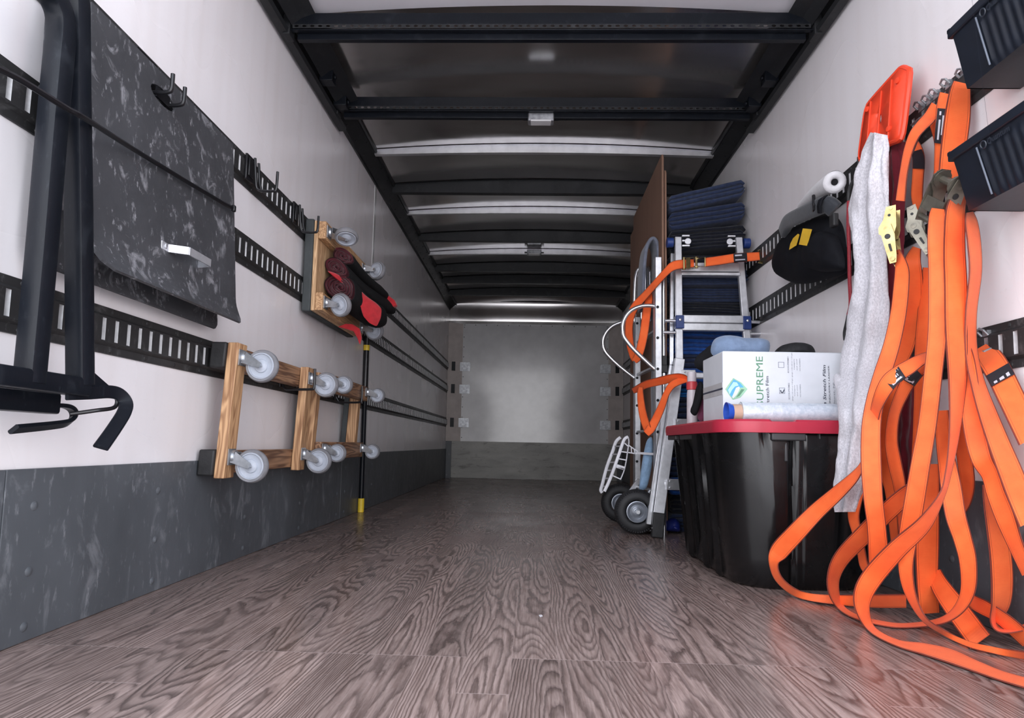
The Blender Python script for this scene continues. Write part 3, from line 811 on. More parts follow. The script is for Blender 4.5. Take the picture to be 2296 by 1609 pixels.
def blanket_roll(label, near, far, rad, ang, flap=None, seed=0, turns=4.5):
    near, far = V(near), V(far); ax = (far-near).normalized()
    a1 = V((1, 0, 0)); a1 = (a1-ax*a1.dot(ax)).normalized(); a2 = ax.cross(a1)
    if a2.z < 0: a2 = -a2
    ca, sa = math.cos(ang), math.sin(ang)
    def pt(t, th, k=1.):
        w_ = (1+.10*noise.noise(V((3*t, seed, 1.7*math.cos(th))))+.05*math.sin(3*th+seed))*(1 if .03 < t < .97 else .93)
        x, y = rad[0]*math.cos(th)*k*w_, rad[1]*math.sin(th)*k*w_
        return near+(far-near)*t+a1*(x*ca-y*sa)+a2*(x*sa+y*ca)+V((0, 0, -.02*math.sin(t*math.pi)))
    r = thing('rolled_blanket', label, 'blanket', near, 'rolled moving blankets in the upper dolly')
    mb = MB().grid(lambda u, v: pt(u, 2*math.pi*v), 18, 28, cv=True)
    o = len(mb.v)
    for t in (0, 1):
        b = len(mb.v); mb.v.append(pt(t, 0, 0)); st = [pt(t, 2*math.pi*k/28) for k in range(28)]; mb.v.extend(st)
        for k in range(28): mb.face((b, b+1+k, b+1+(k+1) % 28))
    obj('roll', mb, 'blk_fab', r, smooth=60)
    # folded layers showing on the end
    mb = MB(); pts = []
    n = int(turns*22)
    for i in range(n):
        th = 2*math.pi*i/22; k = .12+.80*i/n
        pts.append(pt(0, th, k)-ax*(.004+.004*math.sin(i)))
    mb.sweep(pts, [(.0045*math.cos(R(60*i)), .006*math.sin(R(60*i))) for i in range(6)], ax)
    obj('folded_edge', mb, 'maroon_edge', r, smooth=60)
    mb = MB()
    b = len(mb.v); mb.v.append(pt(0, 0, 0)-ax*.002); mb.v.extend(pt(0, 2*math.pi*k/28, .96)-ax*.002 for k in range(28))
    for k in range(28): mb.face((b, b+1+k, b+1+(k+1) % 28))
    obj('end_face', mb, 'maroon', r, smooth=60)
    if flap:
        t0, t1, th0, th1 = flap
        mb = MB().grid(lambda u, v: pt(t0+(t1-t0)*(u if v > .5 else u), th0+(th1-th0)*v+(.5*u if False else 0), 1.045), 8, 10)
        f = obj('red_lining', mb, 'red_fab', r, smooth=60); s = f.modifiers.new('t', 'SOLIDIFY'); s.thickness = .004
    return r
MT['maroon_edge'] = fabric('maroon_edge', (.060, .008, .014))
def at(u, v, y): return aty(u, v, y)
blanket_roll('uppermost rolled black and maroon blanket in the upper dolly', at(770, 575, 3.10), at(850, 655, 3.80), (.068, .040), R(-32), None, 1, 3.5)
blanket_roll('middle rolled black and maroon blanket in the upper dolly', at(756, 600, 3.07), at(864, 684, 3.84), (.082, .043), R(-36), None, 2, 4)
lowr = blanket_roll('lowest and thickest rolled blanket in the upper dolly, with bright red lining', at(764, 645, 3.07), at(840, 706, 3.62), (.098, .068), R(-34), None, 3, 5)
rl = [(732, 606), (752, 612), (778, 627), (802, 645), (822, 664), (845, 680), (856, 692), (854, 712), (845, 732), (828, 724), (814, 708), (808, 684), (797, 660), (776, 639), (752, 621)]
f = obj('red_lining', inflate(rl, lambda u, v: aty(u, v, 3.00+(u-732)/124*.26), (.2, -.9, .2),   .014, n=110, rings=6, seed=1, back=.8), 'red_fab', lowr, smooth=70); f['label'] = 'bright red lining'
# loose red corners of the blankets
def flapmesh(pix, y, depth, nz=.004):
    ps = [aty(u, v, y) for u, v in pix]
    return MB().prism(ps, (0, depth, 0))
solo('blanket_corner', flapmesh([(868, 660), (884, 672), (889, 684), (876, 690), (866, 688)], 3.78, .05), 'red_fab', 'red fringed blanket corner poking out beyond the upper dolly', 'blanket corner', 'loose blanket corners at the upper dolly', bevel=.006)
solo('blanket_corner', flapmesh([(757, 732), (775, 725), (790, 726), (806, 736), (810, 757), (806, 772), (801, 758), (792, 742), (772, 736)], 3.3, .02), 'red_fab', 'pointed red blanket corner hanging under the upper dolly', 'blanket corner', 'loose blanket corners at the upper dolly', bevel=.004)

# ---------------- telescoping load bar leaning on the wall
p0 = V((WL+.030, 4.16, 0)); p1 = V((WL+.024, 4.16, 1.20))
r = thing('load_bar', 'upright black load bar with yellow foot standing against the wall', 'load bar', p0)
d = (p1-p0)
obj('tube', MB().cyl(p0+d*.055, p0+d*.99, .0155, 14), 'black_steel', r)
obj('inner_tube', MB().cyl(p0+d*.60, p1, .0185, 14), 'rod', r)
f = obj('foot', MB().cyl(p0, p0+d*.075, .0205, 14), 'yellow', r, bevel=.003); f['label'] = 'yellow foot'
f = obj('collar', MB().cyl(p0+d*.885, p0+d*.915, .0205, 14), 'yellow', r); f['label'] = 'yellow collar'
mb = MB()
for k in range(9): mb.box((p0.x+.0165, 4.16-.008, .62+.028*k), (p0.x+.0185, 4.16-.003, .62+.028*k+.018))
# ================================================================== wall with the straps
# ---------------- storage tote with red lid
MT['tote'] = scuffed('black_tote_plastic', (.0055, .0055, .006), (.03, .03, .03), .24, .12, 8, fine=40, spec=.5)
MT['lid'] = simple('red_lid_plastic', (.40, .020, .045), .38, 0, .06, 20, .04, 80)
MT['tab'] = simple('grey_black_tab', (.030, .030, .032), .45)
def rr_loop(x0, x1, y0, y1, r, n):
    """n points round a rounded rectangle with outward normals, starting mid front, running to the near corner of the aisle side"""
    segs = []; cx0, cx1, cy0, cy1 = x0+r, x1-r, y0+r, y1-r
    pts = []
    def line(a, b, nn, k):
        for i in range(k): t = i/k; pts.append((a[0]+(b[0]-a[0])*t, a[1]+(b[1]-a[1])*t, nn))
    def arc(c, a0, k):
        for i in range(k):
            a = R(a0-90*i/k); pts.append((c[0]+r*math.cos(a), c[1]+r*math.sin(a), (math.cos(a), math.sin(a))))
    k = n
    line((cx1, y0), (cx0, y0), (0, -1), k); arc((cx0, cy0), 270, 14); line((x0, cy0), (x0, cy1), (-1, 0), int(k*1.6)); arc((cx0, cy1), 180, 14)
    line((cx0, y1), (cx1, y1), (0, 1), 8); arc((cx1, cy1), 90, 8); line((x1, cy1), (x1, cy0), (1, 0), 8); arc((x1-r, cy0), 0, 14)
    return pts
LX0, LX1, LY0, LY1 = .625, 1.195, 2.085, 3.055
tote = thing('storage_tote', 'big black plastic tote with red lid standing on the floor', 'storage tote', ((LX0+LX1)/2, (LY0+LY1)/2, 0))
mb = MB(); rows = []
ribs_y = [2.36, 2.52, 2.74, 2.93]; groove_x = [.765, .865, 1.03]
for zz in (0.0, .012, .10, .22, .34, .44, .505, .515):
    t = zz/.515; ins = .045*(1-t)+(.012 if zz == 0 else 0); x0, x1, y0, y1 = LX0+.025+ins, LX1-.015-ins, LY0+.025+ins, LY1-.03-ins
    row = []
    for (x, y, nn) in rr_loop(x0, x1, y0, y1, .13, 60):
        d = 0
        if nn[0] < -.99:
            for q in ribs_y: d += .017*math.exp(-((y-q)/.012)**2)
            d -= .014*(1 if (2.40 < y < 2.48 or 2.58 < y < 2.68 or 2.80 < y < 2.88) else 0)*(1 if .05 < zz < .5 else 0)
        if nn[1] < -.99:
            for q in groove_x: d -= .012*math.exp(-((x-q)/.008)**2)
            d += .006*(1 if .785 < x < .85 or .90 < x < 1.01 else 0)*(1 if .02 < zz < .51 else 0)
        row.append(len(mb.v)); mb.v.append(V((x+nn[0]*d, y+nn[1]*d, zz)))
    rows.append(row)
for a, b in zip(rows, rows[1:]):
    n = len(a)
    for i in range(n): j = (i+1) % n; mb.face((a[i], a[j], b[j], b[i]))
mb.face(rows[0])
obj('body', mb, 'tote', tote, smooth=50)
mb = MB(); rows = []
prof = [(-.012, .512), (0, .513), (.002, .530), (.002, .549), (-.004, .556), (-.026, .556), (-.032, .549), (-.06, .547)]
for (o_, zz) in prof:
    row = []
    for (x, y, nn) in rr_loop(LX0-o_, LX1+o_, LY0-o_, LY1+o_, max(.03, .12+o_), 60):
        z = zz
        if zz > .55 and nn[1] < -.9 and .78 < x < .865: z = .5495
        row.append(len(mb.v)); mb.v.append(V((x, y, z)))
    rows.append(row)
for a, b in zip(rows, rows[1:]):
    n = len(a)
    for i in range(n): j = (i+1) % n; mb.face((a[i], a[j], b[j], b[i]))
mb.face(rows[-1])
f = obj('lid', mb, 'lid', tote, smooth=40); f['label'] = 'red snap-on lid'
for a, b in (((.785, LY0+.006, .488), (.895, LY0+.03, .513)), ((.94, LY0+.012, .495), (.945, LY0+.03, .513)), ((LX0+.008, 2.52, .492), (LX0+.03, 2.72, .513)), ((LX0+.008, 2.80, .492), (LX0+.03, 2.95, .513))):
    obj('latch_tab', MB().box(a, b), 'tab', tote, bevel=.004)
obj('latch_rib', MB().box((.832, LY0+.022, .42), (.842, LY0+.04, .489)), 'tab', tote, bevel=.003)

# ---------------- carton of stretch film lying on the lid
MT['carton'] = simple('white_carton', (.62, .64, .68), .75, 0, .05, 12, .05, 30)
MT['tape'] = simple('clear_tape', (.50, .50, .51), .3)
MT['ink_green'] = simple('green_ink', (.10, .24, .14), .7)
MT['ink_lgreen'] = simple('light_green_ink', (.30, .52, .36), .7)
MT['ink_blue'] = simple('blue_ink', (.10, .38, .62), .7)
MT['ink_lblue'] = simple('light_blue_ink', (.42, .70, .85), .7)
MT['ink_dark'] = simple('dark_ink', (.045, .05, .075), .7)
MT['ink_grey'] = simple('grey_ink', (.22, .23, .27), .7)
BX0, BX1, BY0, BY1, BZ0, BZ1 = .683, 1.14, 2.27, 2.53, .5485, .806
box = thing('film_carton', 'white printed carton of stretch film lying on the red tote lid', 'carton', ((BX0+BX1)/2, (BY0+BY1)/2, BZ0))
obj('body', MB().box((BX0, BY0, BZ0), (BX1, BY1, BZ1)), 'carton', box, bevel=.004)
mb = MB().box((BX0-.0012, BY0+.004, .668), (BX0+.002, BY1-.004, .674)); obj('flap_gap', mb, 'ink_dark', box, smooth=0)
mb = MB().box((BX0-.0010, BY0+.004, .650), (BX0+.002, BY1-.004, .667)).box((BX0-.0010, BY0+.004, .675), (BX0+.002, BY1-.004, .694)); obj('packing_tape', mb, 'tape', box, smooth=0)
YF = BY0-.0006
def onbox(u, v): p = aty(u, v, YF); return p
def upright(u0, v0, u1, v1):
    """text baseline runs up the face from pixel (u0,v0) to (u1,v1)"""
    a, b = onbox(u0, v0), onbox(u1, v1); d = (b-a).normalized(); n_ = V((-d.z, 0, d.x)); return a, d, n_, (b-a).length
def letter(body, base, cap, mat, shear=0., bold=0., name='lettering'):
    a, d, n_, L = upright(*base)
    tmp = MB(); text_mb(tmp, body, lambda x, y, z: V((x, y, z)), 1., shear=shear, bold=bold)
    wmax = max(p.x for p in tmp.v); hmax = max(p.y for p in tmp.v if True)
    sx, sy = L/wmax, cap/hmax
    for i, p in enumerate(tmp.v): tmp.v[i] = a+d*(p.x*sx)+n_*(p.y*sy)+V((0, -.0004, 0))
    return obj(name, tmp, mat, box, smooth=0)
letter('SUPREME', (1712, 911, 1710, 799), .024, 'ink_green')
letter('Stretch Film', (1725, 908, 1723, 843), .0105, 'ink_dark', bold=.006)
letter('Sigma Stretch Film', (1853, 939, 1851, 818), .0105, 'ink_dark', shear=.25, bold=.012)
letter('THE INDUSTRY LEADER', (1863, 925, 1859, 819), .0048, 'ink_dark', bold=.006)
letter('Lyndhurst, NJ', (1874, 930, 1871, 858), .006, 'ink_grey')
for (u, v0, v1, s_) in ((1771, 895, 858, 'ECOSUPREME2'), (1769, 836, 799, 'ECOSUPREME1')): letter(s_, (u, v0, u-1, v1), .0048, 'ink_grey', bold=.01)
for (u, v0, v1, s_) in ((1778, 898, 848, 'gauge 1.02 mil or 1.62 gm'), (1777, 845, 791, 'gauge 1.02 mil or 1.54 gm'), (1783, 888, 863, 'Category'), (1782, 829, 804, 'Category'), (1789, 888, 863, 'and usual'), (1788, 830, 805, 'and usual'), (1796, 890, 861, 'VCI NUMBERS'), (1795, 832, 803, 'VCI NUMBERS')):
    letter(s_, (u, v0, u-1, v1), .0036, 'ink_grey')
mb = MB()
for (ua, va, ub, vb) in ((1745, 811, 1758, 824), (1747, 869, 1760, 882)):
    p, q = onbox(ua, va), onbox(ub, vb); t = .0012
    for a, b in (((p.x, q.z), (q.x, q.z+t)), ((p.x, p.z-t), (q.x, p.z)), ((p.x, q.z), (p.x+t, p.z)), ((q.x-t, q.z), (q.x, p.z))): mb.box((a[0], YF-.0006, a[1]), (b[0], YF+.001, b[1]))
obj('check_box', mb, 'ink_grey', box, smooth=0)
mb = MB()
for (a, b) in (((1750, 874), (1751, 879)), ((1751, 879), (1755, 880)), ((1755, 880), (1758, 873))):
    pa, pb = onbox(*a), onbox(*b); mb.bar(pa+V((0, -.001, 0)), pb+V((0, -.001, 0)), .003, .001, (0, 1, 0))
obj('tick_mark', mb, 'ink_dark', box, smooth=0)
def patch(pix, mat, d=.0008, name='logo'):
    p = [onbox(u, v)+V((0, -d, 0)) for u, v in pix]; mb = MB(); mb.v.extend(p); mb.face(range(len(p))); return obj(name, mb, mat, box, smooth=0)
patch([(1644, 847), (1662, 857), (1676, 872), (1660, 891), (1643, 896), (1637, 888), (1626, 872)], 'ink_lgreen', .0004)
patch([(1645, 850), (1659, 858), (1668, 868), (1655, 869), (1648, 877), (1640, 890), (1630, 874)], 'ink_blue', .0008)
patch([(1644, 856), (1652, 857), (1656, 864), (1648, 866), (1641, 874), (1636, 884), (1632, 874)], 'ink_lblue', .0012)
patch([(1650, 869), (1657, 866), (1659, 871), (1652, 884), (1644, 893), (1641, 890)], 'carton', .0014)
patch([(1659, 868), (1673, 872), (1660, 889), (1646, 894), (1654, 883)], 'ink_lgreen', .0016)
patch([(1662, 872), (1669, 873), (1658, 887), (1650, 891)], 'ink_green', .0018)

# ---------------- roll of stretch film
mfilm, t, b = new_mat('stretch_film')
nf = noise_(t, coords(t, (1, 1, 1)), 60, 5, .7, .4)
link(t, ramp(t, nf, [(.3, (.42, .48, .56)), (.7, (.66, .70, .76))]), b.inputs['Base Color'])
b.inputs['Roughness'].default_value = .16; b.inputs['Coat Weight'].default_value = .5; b.inputs['Specular IOR Level'].default_value = .7
bump(t, b, nf, .35, .004); MT['film'] = mfilm
MT['core'] = simple('cardboard_core', (.46, .30, .22), .8)
MT['blue_plug'] = simple('blue_plug', (.015, .07, .42), .3)
ry, rz = 2.185, .5475+.036
xa_, xb_ = aty(1660, 920, ry).x, 1.115
roll = thing('film_roll', 'clear stretch film roll with blue end cap lying before the white carton', 'film roll', ((xa_+xb_)/2, ry, .5475))
def wob(x, th): return .034+.0012*noise.noise(V((x*30, math.cos(th)*2, math.sin(th)*2)))
mb = MB().grid(lambda a, c: (xa_+(xb_-xa_)*a, ry+wob(a*2, 2*math.pi*c)*math.cos(2*math.pi*c), rz+wob(a*2, 2*math.pi*c)*math.sin(2*math.pi*c)), 24, 28, cv=True)
for e in (0, 1):
    o = len(mb.v); x = xa_ if e == 0 else xb_; mb.v.append(V((x, ry, rz))); mb.v.extend(V((x, ry+.033*math.cos(2*math.pi*k/28), rz+.033*math.sin(2*math.pi*k/28))) for k in range(28))
    for k in range(28): mb.face((o, o+1+k, o+1+(k+1) % 28))
obj('film', mb, 'film', roll, smooth=50)
obj('core', MB().cyl((xa_-.028, ry, rz-.002), (xb_+.02, ry, rz-.002), .0285, 24), 'core', roll)
mb = MB().lathe([(.022, .012), (.026, .0), (.031, -.012), (.034, -.022), (.031, -.020), (.024, -.004), (.0, .004)], (xa_-.026, ry, rz-.001), (1, 0, 0), 28)
f = obj('end_cap', mb, 'blue_plug', roll, smooth=50); f['label'] = 'flared blue end cap'

# ---------------- things lying on and behind the carton
MT['pale_blue'] = fabric('pale_blue_cloth', (.16, .22, .33), .85)
MT['sky_blue'] = fabric('light_blue_cloth', (.25, .38, .55), .85)
MT['black_cloth'] = fabric('black_cloth', (.010, .010, .012), .9)
MT['rib_black'] = simple('ribbed_black_knit', (.012, .012, .014), .8, 0, .5, 90, .6, 60, stretch=(1, 1, .1))
solo('folded_cloth', inflate([(1592, 790), (1596, 768), (1604, 757), (1625, 751), (1655, 754), (1668, 758), (1680, 757), (1705, 758), (1724, 763), (1727, 776), (1722, 800), (1600, 800)], lambda u, v: aty(u, v, 2.44), (0, -1, 0), .055, seed=3, rough=.35, back=.9),
     'pale_blue', 'crumpled grey-blue cloth lying on top of the white carton', 'cloth', smooth=70)
solo('knit_cap', inflate([(1733, 800), (1738, 785), (1752, 774), (1775, 768), (1800, 769), (1818, 775), (1826, 787), (1826, 800)], lambda u, v: aty(u, v, 2.44), (0, -1, 0), .06, seed=5, rough=.1, back=.9),
     'rib_black', 'black ribbed knit cap on top of the white carton', 'cap', smooth=70)
solo('black_jacket', inflate([(1554, 812), (1564, 795), (1580, 785), (1592, 770), (1606, 778), (1640, 782), (1700, 780), (1700, 830), (1600, 840), (1585, 836), (1573, 832), (1560, 826)], lambda u, v: aty(u, v, 2.63), (0, -1, 0), .05, seed=8, back=.8),
     'black_cloth', 'bunched black jacket stuffed behind the white carton', 'jacket', smooth=70)
MT['milky'] = simple('milky_plastic', (.60, .55, .58), .4)
MT['red_plastic'] = simple('red_band_plastic', (.55, .05, .06), .4)
jug = thing('plastic_bottle', 'slim milky plastic bottle with red band between ladder and carton', 'bottle', (.715, 2.80, .5475))
bz = .5475
obj('body', MB().lathe([(0, 0), (.022, 0), (.023, .01), (.022, .145), (.019, .17)], (.712, 2.82, bz), (0, 0, 1), 20), 'milky', jug)
obj('band', MB().lathe([(.019, .165), (.0235, .168), (.0235, .20), (.019, .203)], (.712, 2.82, bz), (0, 0, 1), 20), 'red_plastic', jug)
obj('cap', MB().lathe([(.019, .203), (.02, .21), (.019, .245), (0, .247)], (.712, 2.82, bz), (0, 0, 1), 20), 'milky', jug)
solo('work_glove', inflate([(1546, 922), (1553, 908), (1557, 890), (1562, 866), (1569, 852), (1577, 858), (1577, 880), (1572, 900), (1566, 922), (1560, 934), (1552, 930)], lambda u, v: aty(u, v, 2.66), (0, -1, 0), .03, n=40, rings=6, seed=2, back=.8),
     'black_cloth', 'black work glove leaning against the near end of the white carton', 'glove', smooth=70)
MT['plum'] = fabric('plum_cloth', (.22, .06, .12), .85)
solo('plum_rag', inflate([(1563, 938), (1566, 915), (1571, 895), (1576, 880), (1580, 900), (1580, 944), (1570, 946)], lambda u, v: aty(u, v, 2.70), (0, -1, 0), .02, n=32, rings=5, seed=4, back=.8),
     'plum', 'small plum coloured rag tucked behind the white carton', 'rag', smooth=70)

# ---------------- stack of folded moving blankets
BL = {}
def bl(name, col): BL[name] = quilt(name, col)
def quilt(name, col):
    m, t, b = new_mat(name)
    f = noise_(t, coords(t, (1, 1, 3)), 26, 6, .7); g = noise_(t, coords(t), 240, 2)
    z = nd(t, 'TexWave', wave_type='BANDS', bands_direction='X'); z.inputs['Scale'].default_value = 9; z.inputs['Distortion'].default_value = 3; z.inputs['Detail'].default_value = 2
    link(t, coords(t, (1, 1, 1)), z.inputs[0])
    k = math_(t, 'ADD', math_(t, 'MULTIPLY', f, .92), math_(t, 'MULTIPLY', z.outputs['Fac'], .08))
    link(t, ramp(t, k, [(.25, tuple(c*.55 for c in col)), (.75, tuple(min(1, c*1.5) for c in col))]), b.inputs['Base Color'])
    b.inputs['Roughness'].default_value = .85; b.inputs['Sheen Weight'].default_value = .12; b.inputs['Specular IOR Level'].default_value = .25
    bump(t, b, math_(t, 'ADD', k, math_(t, 'MULTIPLY', g, .3)), .6, .012)
    return m
for n_, c_ in (('navy', (.013, .022, .058)), ('slate_navy', (.022, .034, .078)), ('midnight', (.004, .0055, .013)), ('royal', (.009, .058, .25)), ('bright_blue', (.012, .15, .44))): bl(n_, c_)
def folded_blanket(label, z0, th, layers, mat, x0=.765, x1=1.205, y0=3.56, y1=4.15, tilt=0., sag=0., seed=0, curl=False):
    """a quilt folded into `layers`, rounded folds facing the aisle end"""
    nl = int(layers*1.4+.5); per = th/nl
    def front(q):                      # outline in (depth, height): rounded fold per layer
        pts = []
        for k in range(nl):
            d = .020*noise.noise(V((seed*3.1, k*1.7, .5)))
            for i in range(7):
                a = math.pi*i/6; pts.append((-math.sin(a)*per*.75+d, per*k+per*(1-math.cos(a))/2))
        return pts
    F = front(0); prof = F+[((y1-y0), th), ((y1-y0), 0)]
    nx = 26; mb = MB(); rows = []
    for i in range(nx+1):
        a = i/nx; x = x0+(x1-x0)*a; e = min(a, 1-a); rnd = 1-max(0, (.04-e)/.04)**2*.45
        row = []
        for j, (d, h) in enumerate(prof):
            wv = .007*noise.noise(V((x*7+seed, h*30, seed*1.3)))+.004*noise.noise(V((x*22, h*60, seed)))
            wz = (.006*noise.noise(V((x*6, seed*2.2, 3)))+sag*math.sin(math.pi*a))*4*(h/th)*(1-h/th)
            hh = th/2+(h-th/2)*rnd
            hh = min(max(hh+wz*0, .0), th); row.append(len(mb.v)); mb.v.append(V((x+.012*noise.noise(V((h*40, seed, 7)))*(1 if e < .05 else 0), y0+d+wv, z0+hh+wz+tilt*(x-x0))))
        rows.append(row)
    k = len(prof)
    for i in range(nx):
        for j in range(k): j2 = (j+1) % k; mb.face((rows[i][j], rows[i+1][j], rows[i+1][j2], rows[i][j2]))
    mb.face(rows[0][::-1]); mb.face(rows[-1])
    return solo('folded_blanket', mb, BL[mat], label, 'moving blanket', 'folded moving blankets stacked behind the ladder', smooth=60)
z = 0.0
stackspec = [(.10, 3, 'navy'), (.10, 3, 'midnight'), (.10, 3, 'royal'), (.11, 3, 'navy'), (.10, 3, 'midnight'), (.11, 3, 'navy'), (.12, 3, 'navy'),
             (.055, 2, 'bright_blue'), (.11, 3, 'royal'), (.075, 2, 'navy'), (.10, 3, 'royal'), (.10, 3, 'royal'), (.10, 4, 'midnight'), (.085, 4, 'navy'),
             (.115, 5, 'slate_navy'), (.075, 3, 'midnight')]
place_words = ['resting on the floor at the bottom of the blanket stack', 'second from the floor in the blanket stack', 'third from the floor in the blanket stack', 'fourth from the floor in the blanket stack',
 'fifth from the floor in the blanket stack', 'sixth from the floor in the blanket stack', 'just below the thin bright blue one', 'thin and bright, lowest bright one seen through the ladder',
 'with the loose curled fold under the wide double rung', 'right behind the wide double ladder rung', 'bright, just above the wide double ladder rung', 'bright, second above the wide double rung',
 'almost black, behind the strapped upper rung', 'between the tops of the ladder rails', 'thick and many-layered, level with the ladder tips', 'almost black, under the tilted top blankets']
coln = {'navy': 'navy', 'midnight': 'midnight blue', 'royal': 'royal blue', 'bright_blue': 'bright blue', 'slate_navy': 'slate navy'}
for i, ((th, ly, mt_), pw) in enumerate(zip(stackspec, place_words)):
    folded_blanket('%s folded moving blanket %s' % (coln[mt_], pw), z, th-.004, ly, mt_, seed=i*1.37, y0=3.56+.02*math.sin(i*2.1), x0=.768+.012*math.sin(i*1.7), sag=-.006 if i % 3 else .008, tilt=.02*math.sin(i) if i > 9 else 0)
    z += th
for th, ly, mt_, tl, lb in ((.125, 4, 'midnight', .10, 'midnight blue folded moving blanket lowest of the tilted ones on top'), (.105, 3, 'navy', .17, 'navy folded moving blanket second from the top of the tall stack'), (.10, 3, 'slate_navy', .24, 'slate navy folded moving blanket on the very top of the tall stack')):
    folded_blanket(lb, z, th-.004, ly, mt_, seed=z*9, y0=3.53, x0=.765, x1=1.19, tilt=tl); z += th

# ---------------- tall flattened cardboard cartons
MT['kraft'] = simple('kraft_cardboard', (.22, .125, .085), .8, 0, .12, 6, .08, 40, stretch=(1, 1, .3))
for i, (x, ztop, ya_, yb_, lb) in enumerate(((.727, 2.12, 3.492, 4.62, 'tall flattened brown carton standing beside the blanket stack, aisle side'), (.744, 2.03, 3.50, 4.55, 'slightly shorter flattened carton sandwiched between blankets and tall carton'))):
    mb = MB(); pl_pts = [(ya_, 0), (ya_, ztop-.02), (ya_+.012, ztop), (yb_-.14, ztop-.01), (yb_-.13, ztop-.10), (yb_, ztop-.10), (yb_, 0)]
    mb.prism([(x-.006, a, c) for a, c in pl_pts], (.012, 0, 0))
    solo('flattened_carton', mb, 'kraft', lb, 'carton', 'flattened brown cartons', bevel=.003)

# ---------------- multi position aluminium ladder
MT['blue_nylon'] = simple('blue_nylon', (.012, .035, .16), .4)
lad = thing('folding_ladder', 'folded multi-position aluminium ladder with blue hinge locks before the blankets', 'ladder', (.95, 3.40, 0))
top_l, knee_l, foot_l = V((.802, 3.46, 1.62)), V((.790, 3.385, .90)), V((.652, 3.305, .04))
top_r, knee_r, foot_r = V((1.135, 3.46, 1.62)), V((1.158, 3.385, .90)), V((1.180, 3.32, .04))
off2 = V((-.034, .045, .0))
for tp, kn, ft, s in ((top_l, knee_l, foot_l, 1), (top_r, knee_r, foot_r, -1)):
    obj('rail', MB().bar(kn-V((0, 0, .05)), tp, .036, .026, (0, 1, 0)), 'alu_matte', lad, bevel=.003)
    lo = obj('rail', MB().bar(ft, kn+V((0, -.004, .03)), .052, .026, (0, 1, 0)), 'alu_matte', lad, bevel=.003)
    f = obj('rubber_foot', MB().bar(ft-V((0, 0, .04))+(ft-kn).normalized()*0, ft+(kn-ft)*.10, .060, .036, (0, 1, 0)), 'rubber', lo, bevel=.006); f['label'] = 'black rubber foot'
    o2 = V((off2.x*s, off2.y, 0))
    obj('inner_rail', MB().bar(ft+o2+V((0, 0, .02)), kn+o2, .026, .024, (0, 1, 0)).bar(kn+o2, tp+o2-V((-.012*s, 0, .08)), .022, .024, (0, 1, 0)), 'alu', lad, bevel=.003)
    # hinge at the tip
    mb = MB()
    for k in range(3): mb.box(tp+V((s*.02, -.016, -.055+.028*k)), tp+V((s*.062, .004, -.045+.028*k)))
    mb.lathe([(.0, 0), (.018, 0), (.018, .012), (0, .012)], tp+V((s*.052, -.018, -.026)), (0, 1, 0), 14)
    obj('hinge', mb, 'alu', lad, bevel=.0015)
    obj('hinge_cap', MB().cyl(tp+V((-s*.026, .0, -.03)), tp+V((-s*.062, .0, -.03)), .028, 18), 'blue_nylon', lad, bevel=.004)
def rung(t, h, dep, nm='rung', ext=.0):
    a = top_l+(knee_l-top_l)*t; b = top_r+(knee_r-top_r)*t
    return obj(nm, MB().bar(a+V((.012-ext, 0, 0)), b-V((.012-ext, 0, 0)), dep, h, (0, 0, 1)), 'alu_matte', lad, bevel=.004)
rung(.245, .050, .036); rung(.30, .018, .05)
rung(.655, .042, .055); rung(.715, .040, .040)
for v_, y_ in ((830, 3.37),):
    pass
for zt_ in (.84, .58, .27):
    k = (knee_l.z-zt_)/(knee_l.z-foot_l.z); a = knee_l+(foot_l-knee_l)*k; b = knee_r+(foot_r-knee_r)*k
    rg = obj('rung', MB().bar(a, b, .032, .034, (0, 0, 1)), 'alu_matte', lad, bevel=.008)
    obj('rung_bracket', MB().box(a+V((.012, -.030, -.028)), a+V((.085, -.018, .028))).cyl(a+V((.03, -.034, .016)), a+V((.03, -.028, .016)), .006, 8).cyl(a+V((.03, -.034, -.016)), a+V((.03, -.028, -.016)), .006, 8), 'alu', rg, bevel=.003)
for tp, kn, s in ((top_l, knee_l, 1), (top_r, knee_r, -1)):
    c = tp+(kn-tp)*.68
    f = obj('lock', MB().box(c+V((-.022, -.030, -.036)), c+V((.022, .02, .036))), 'blue_nylon', lad, bevel=.004)
    obj('lock_pin', MB().cyl(c+V((-s*.075, -.008, .008)), c+V((-s*.01, -.008, .008)), .009, 12).lathe([(0, .007), (.006, .005), (.008, 0)], c+V((0, -.031, .01)), (0, -1, 0), 10), 'alu', f)
    c = c+V((0, 0, -.055)); obj('lower_pin', MB().cyl(c+V((-s*.085, -.004, 0)), c+V((-s*.02, -.004, 0)), .009, 12), 'alu', lad)

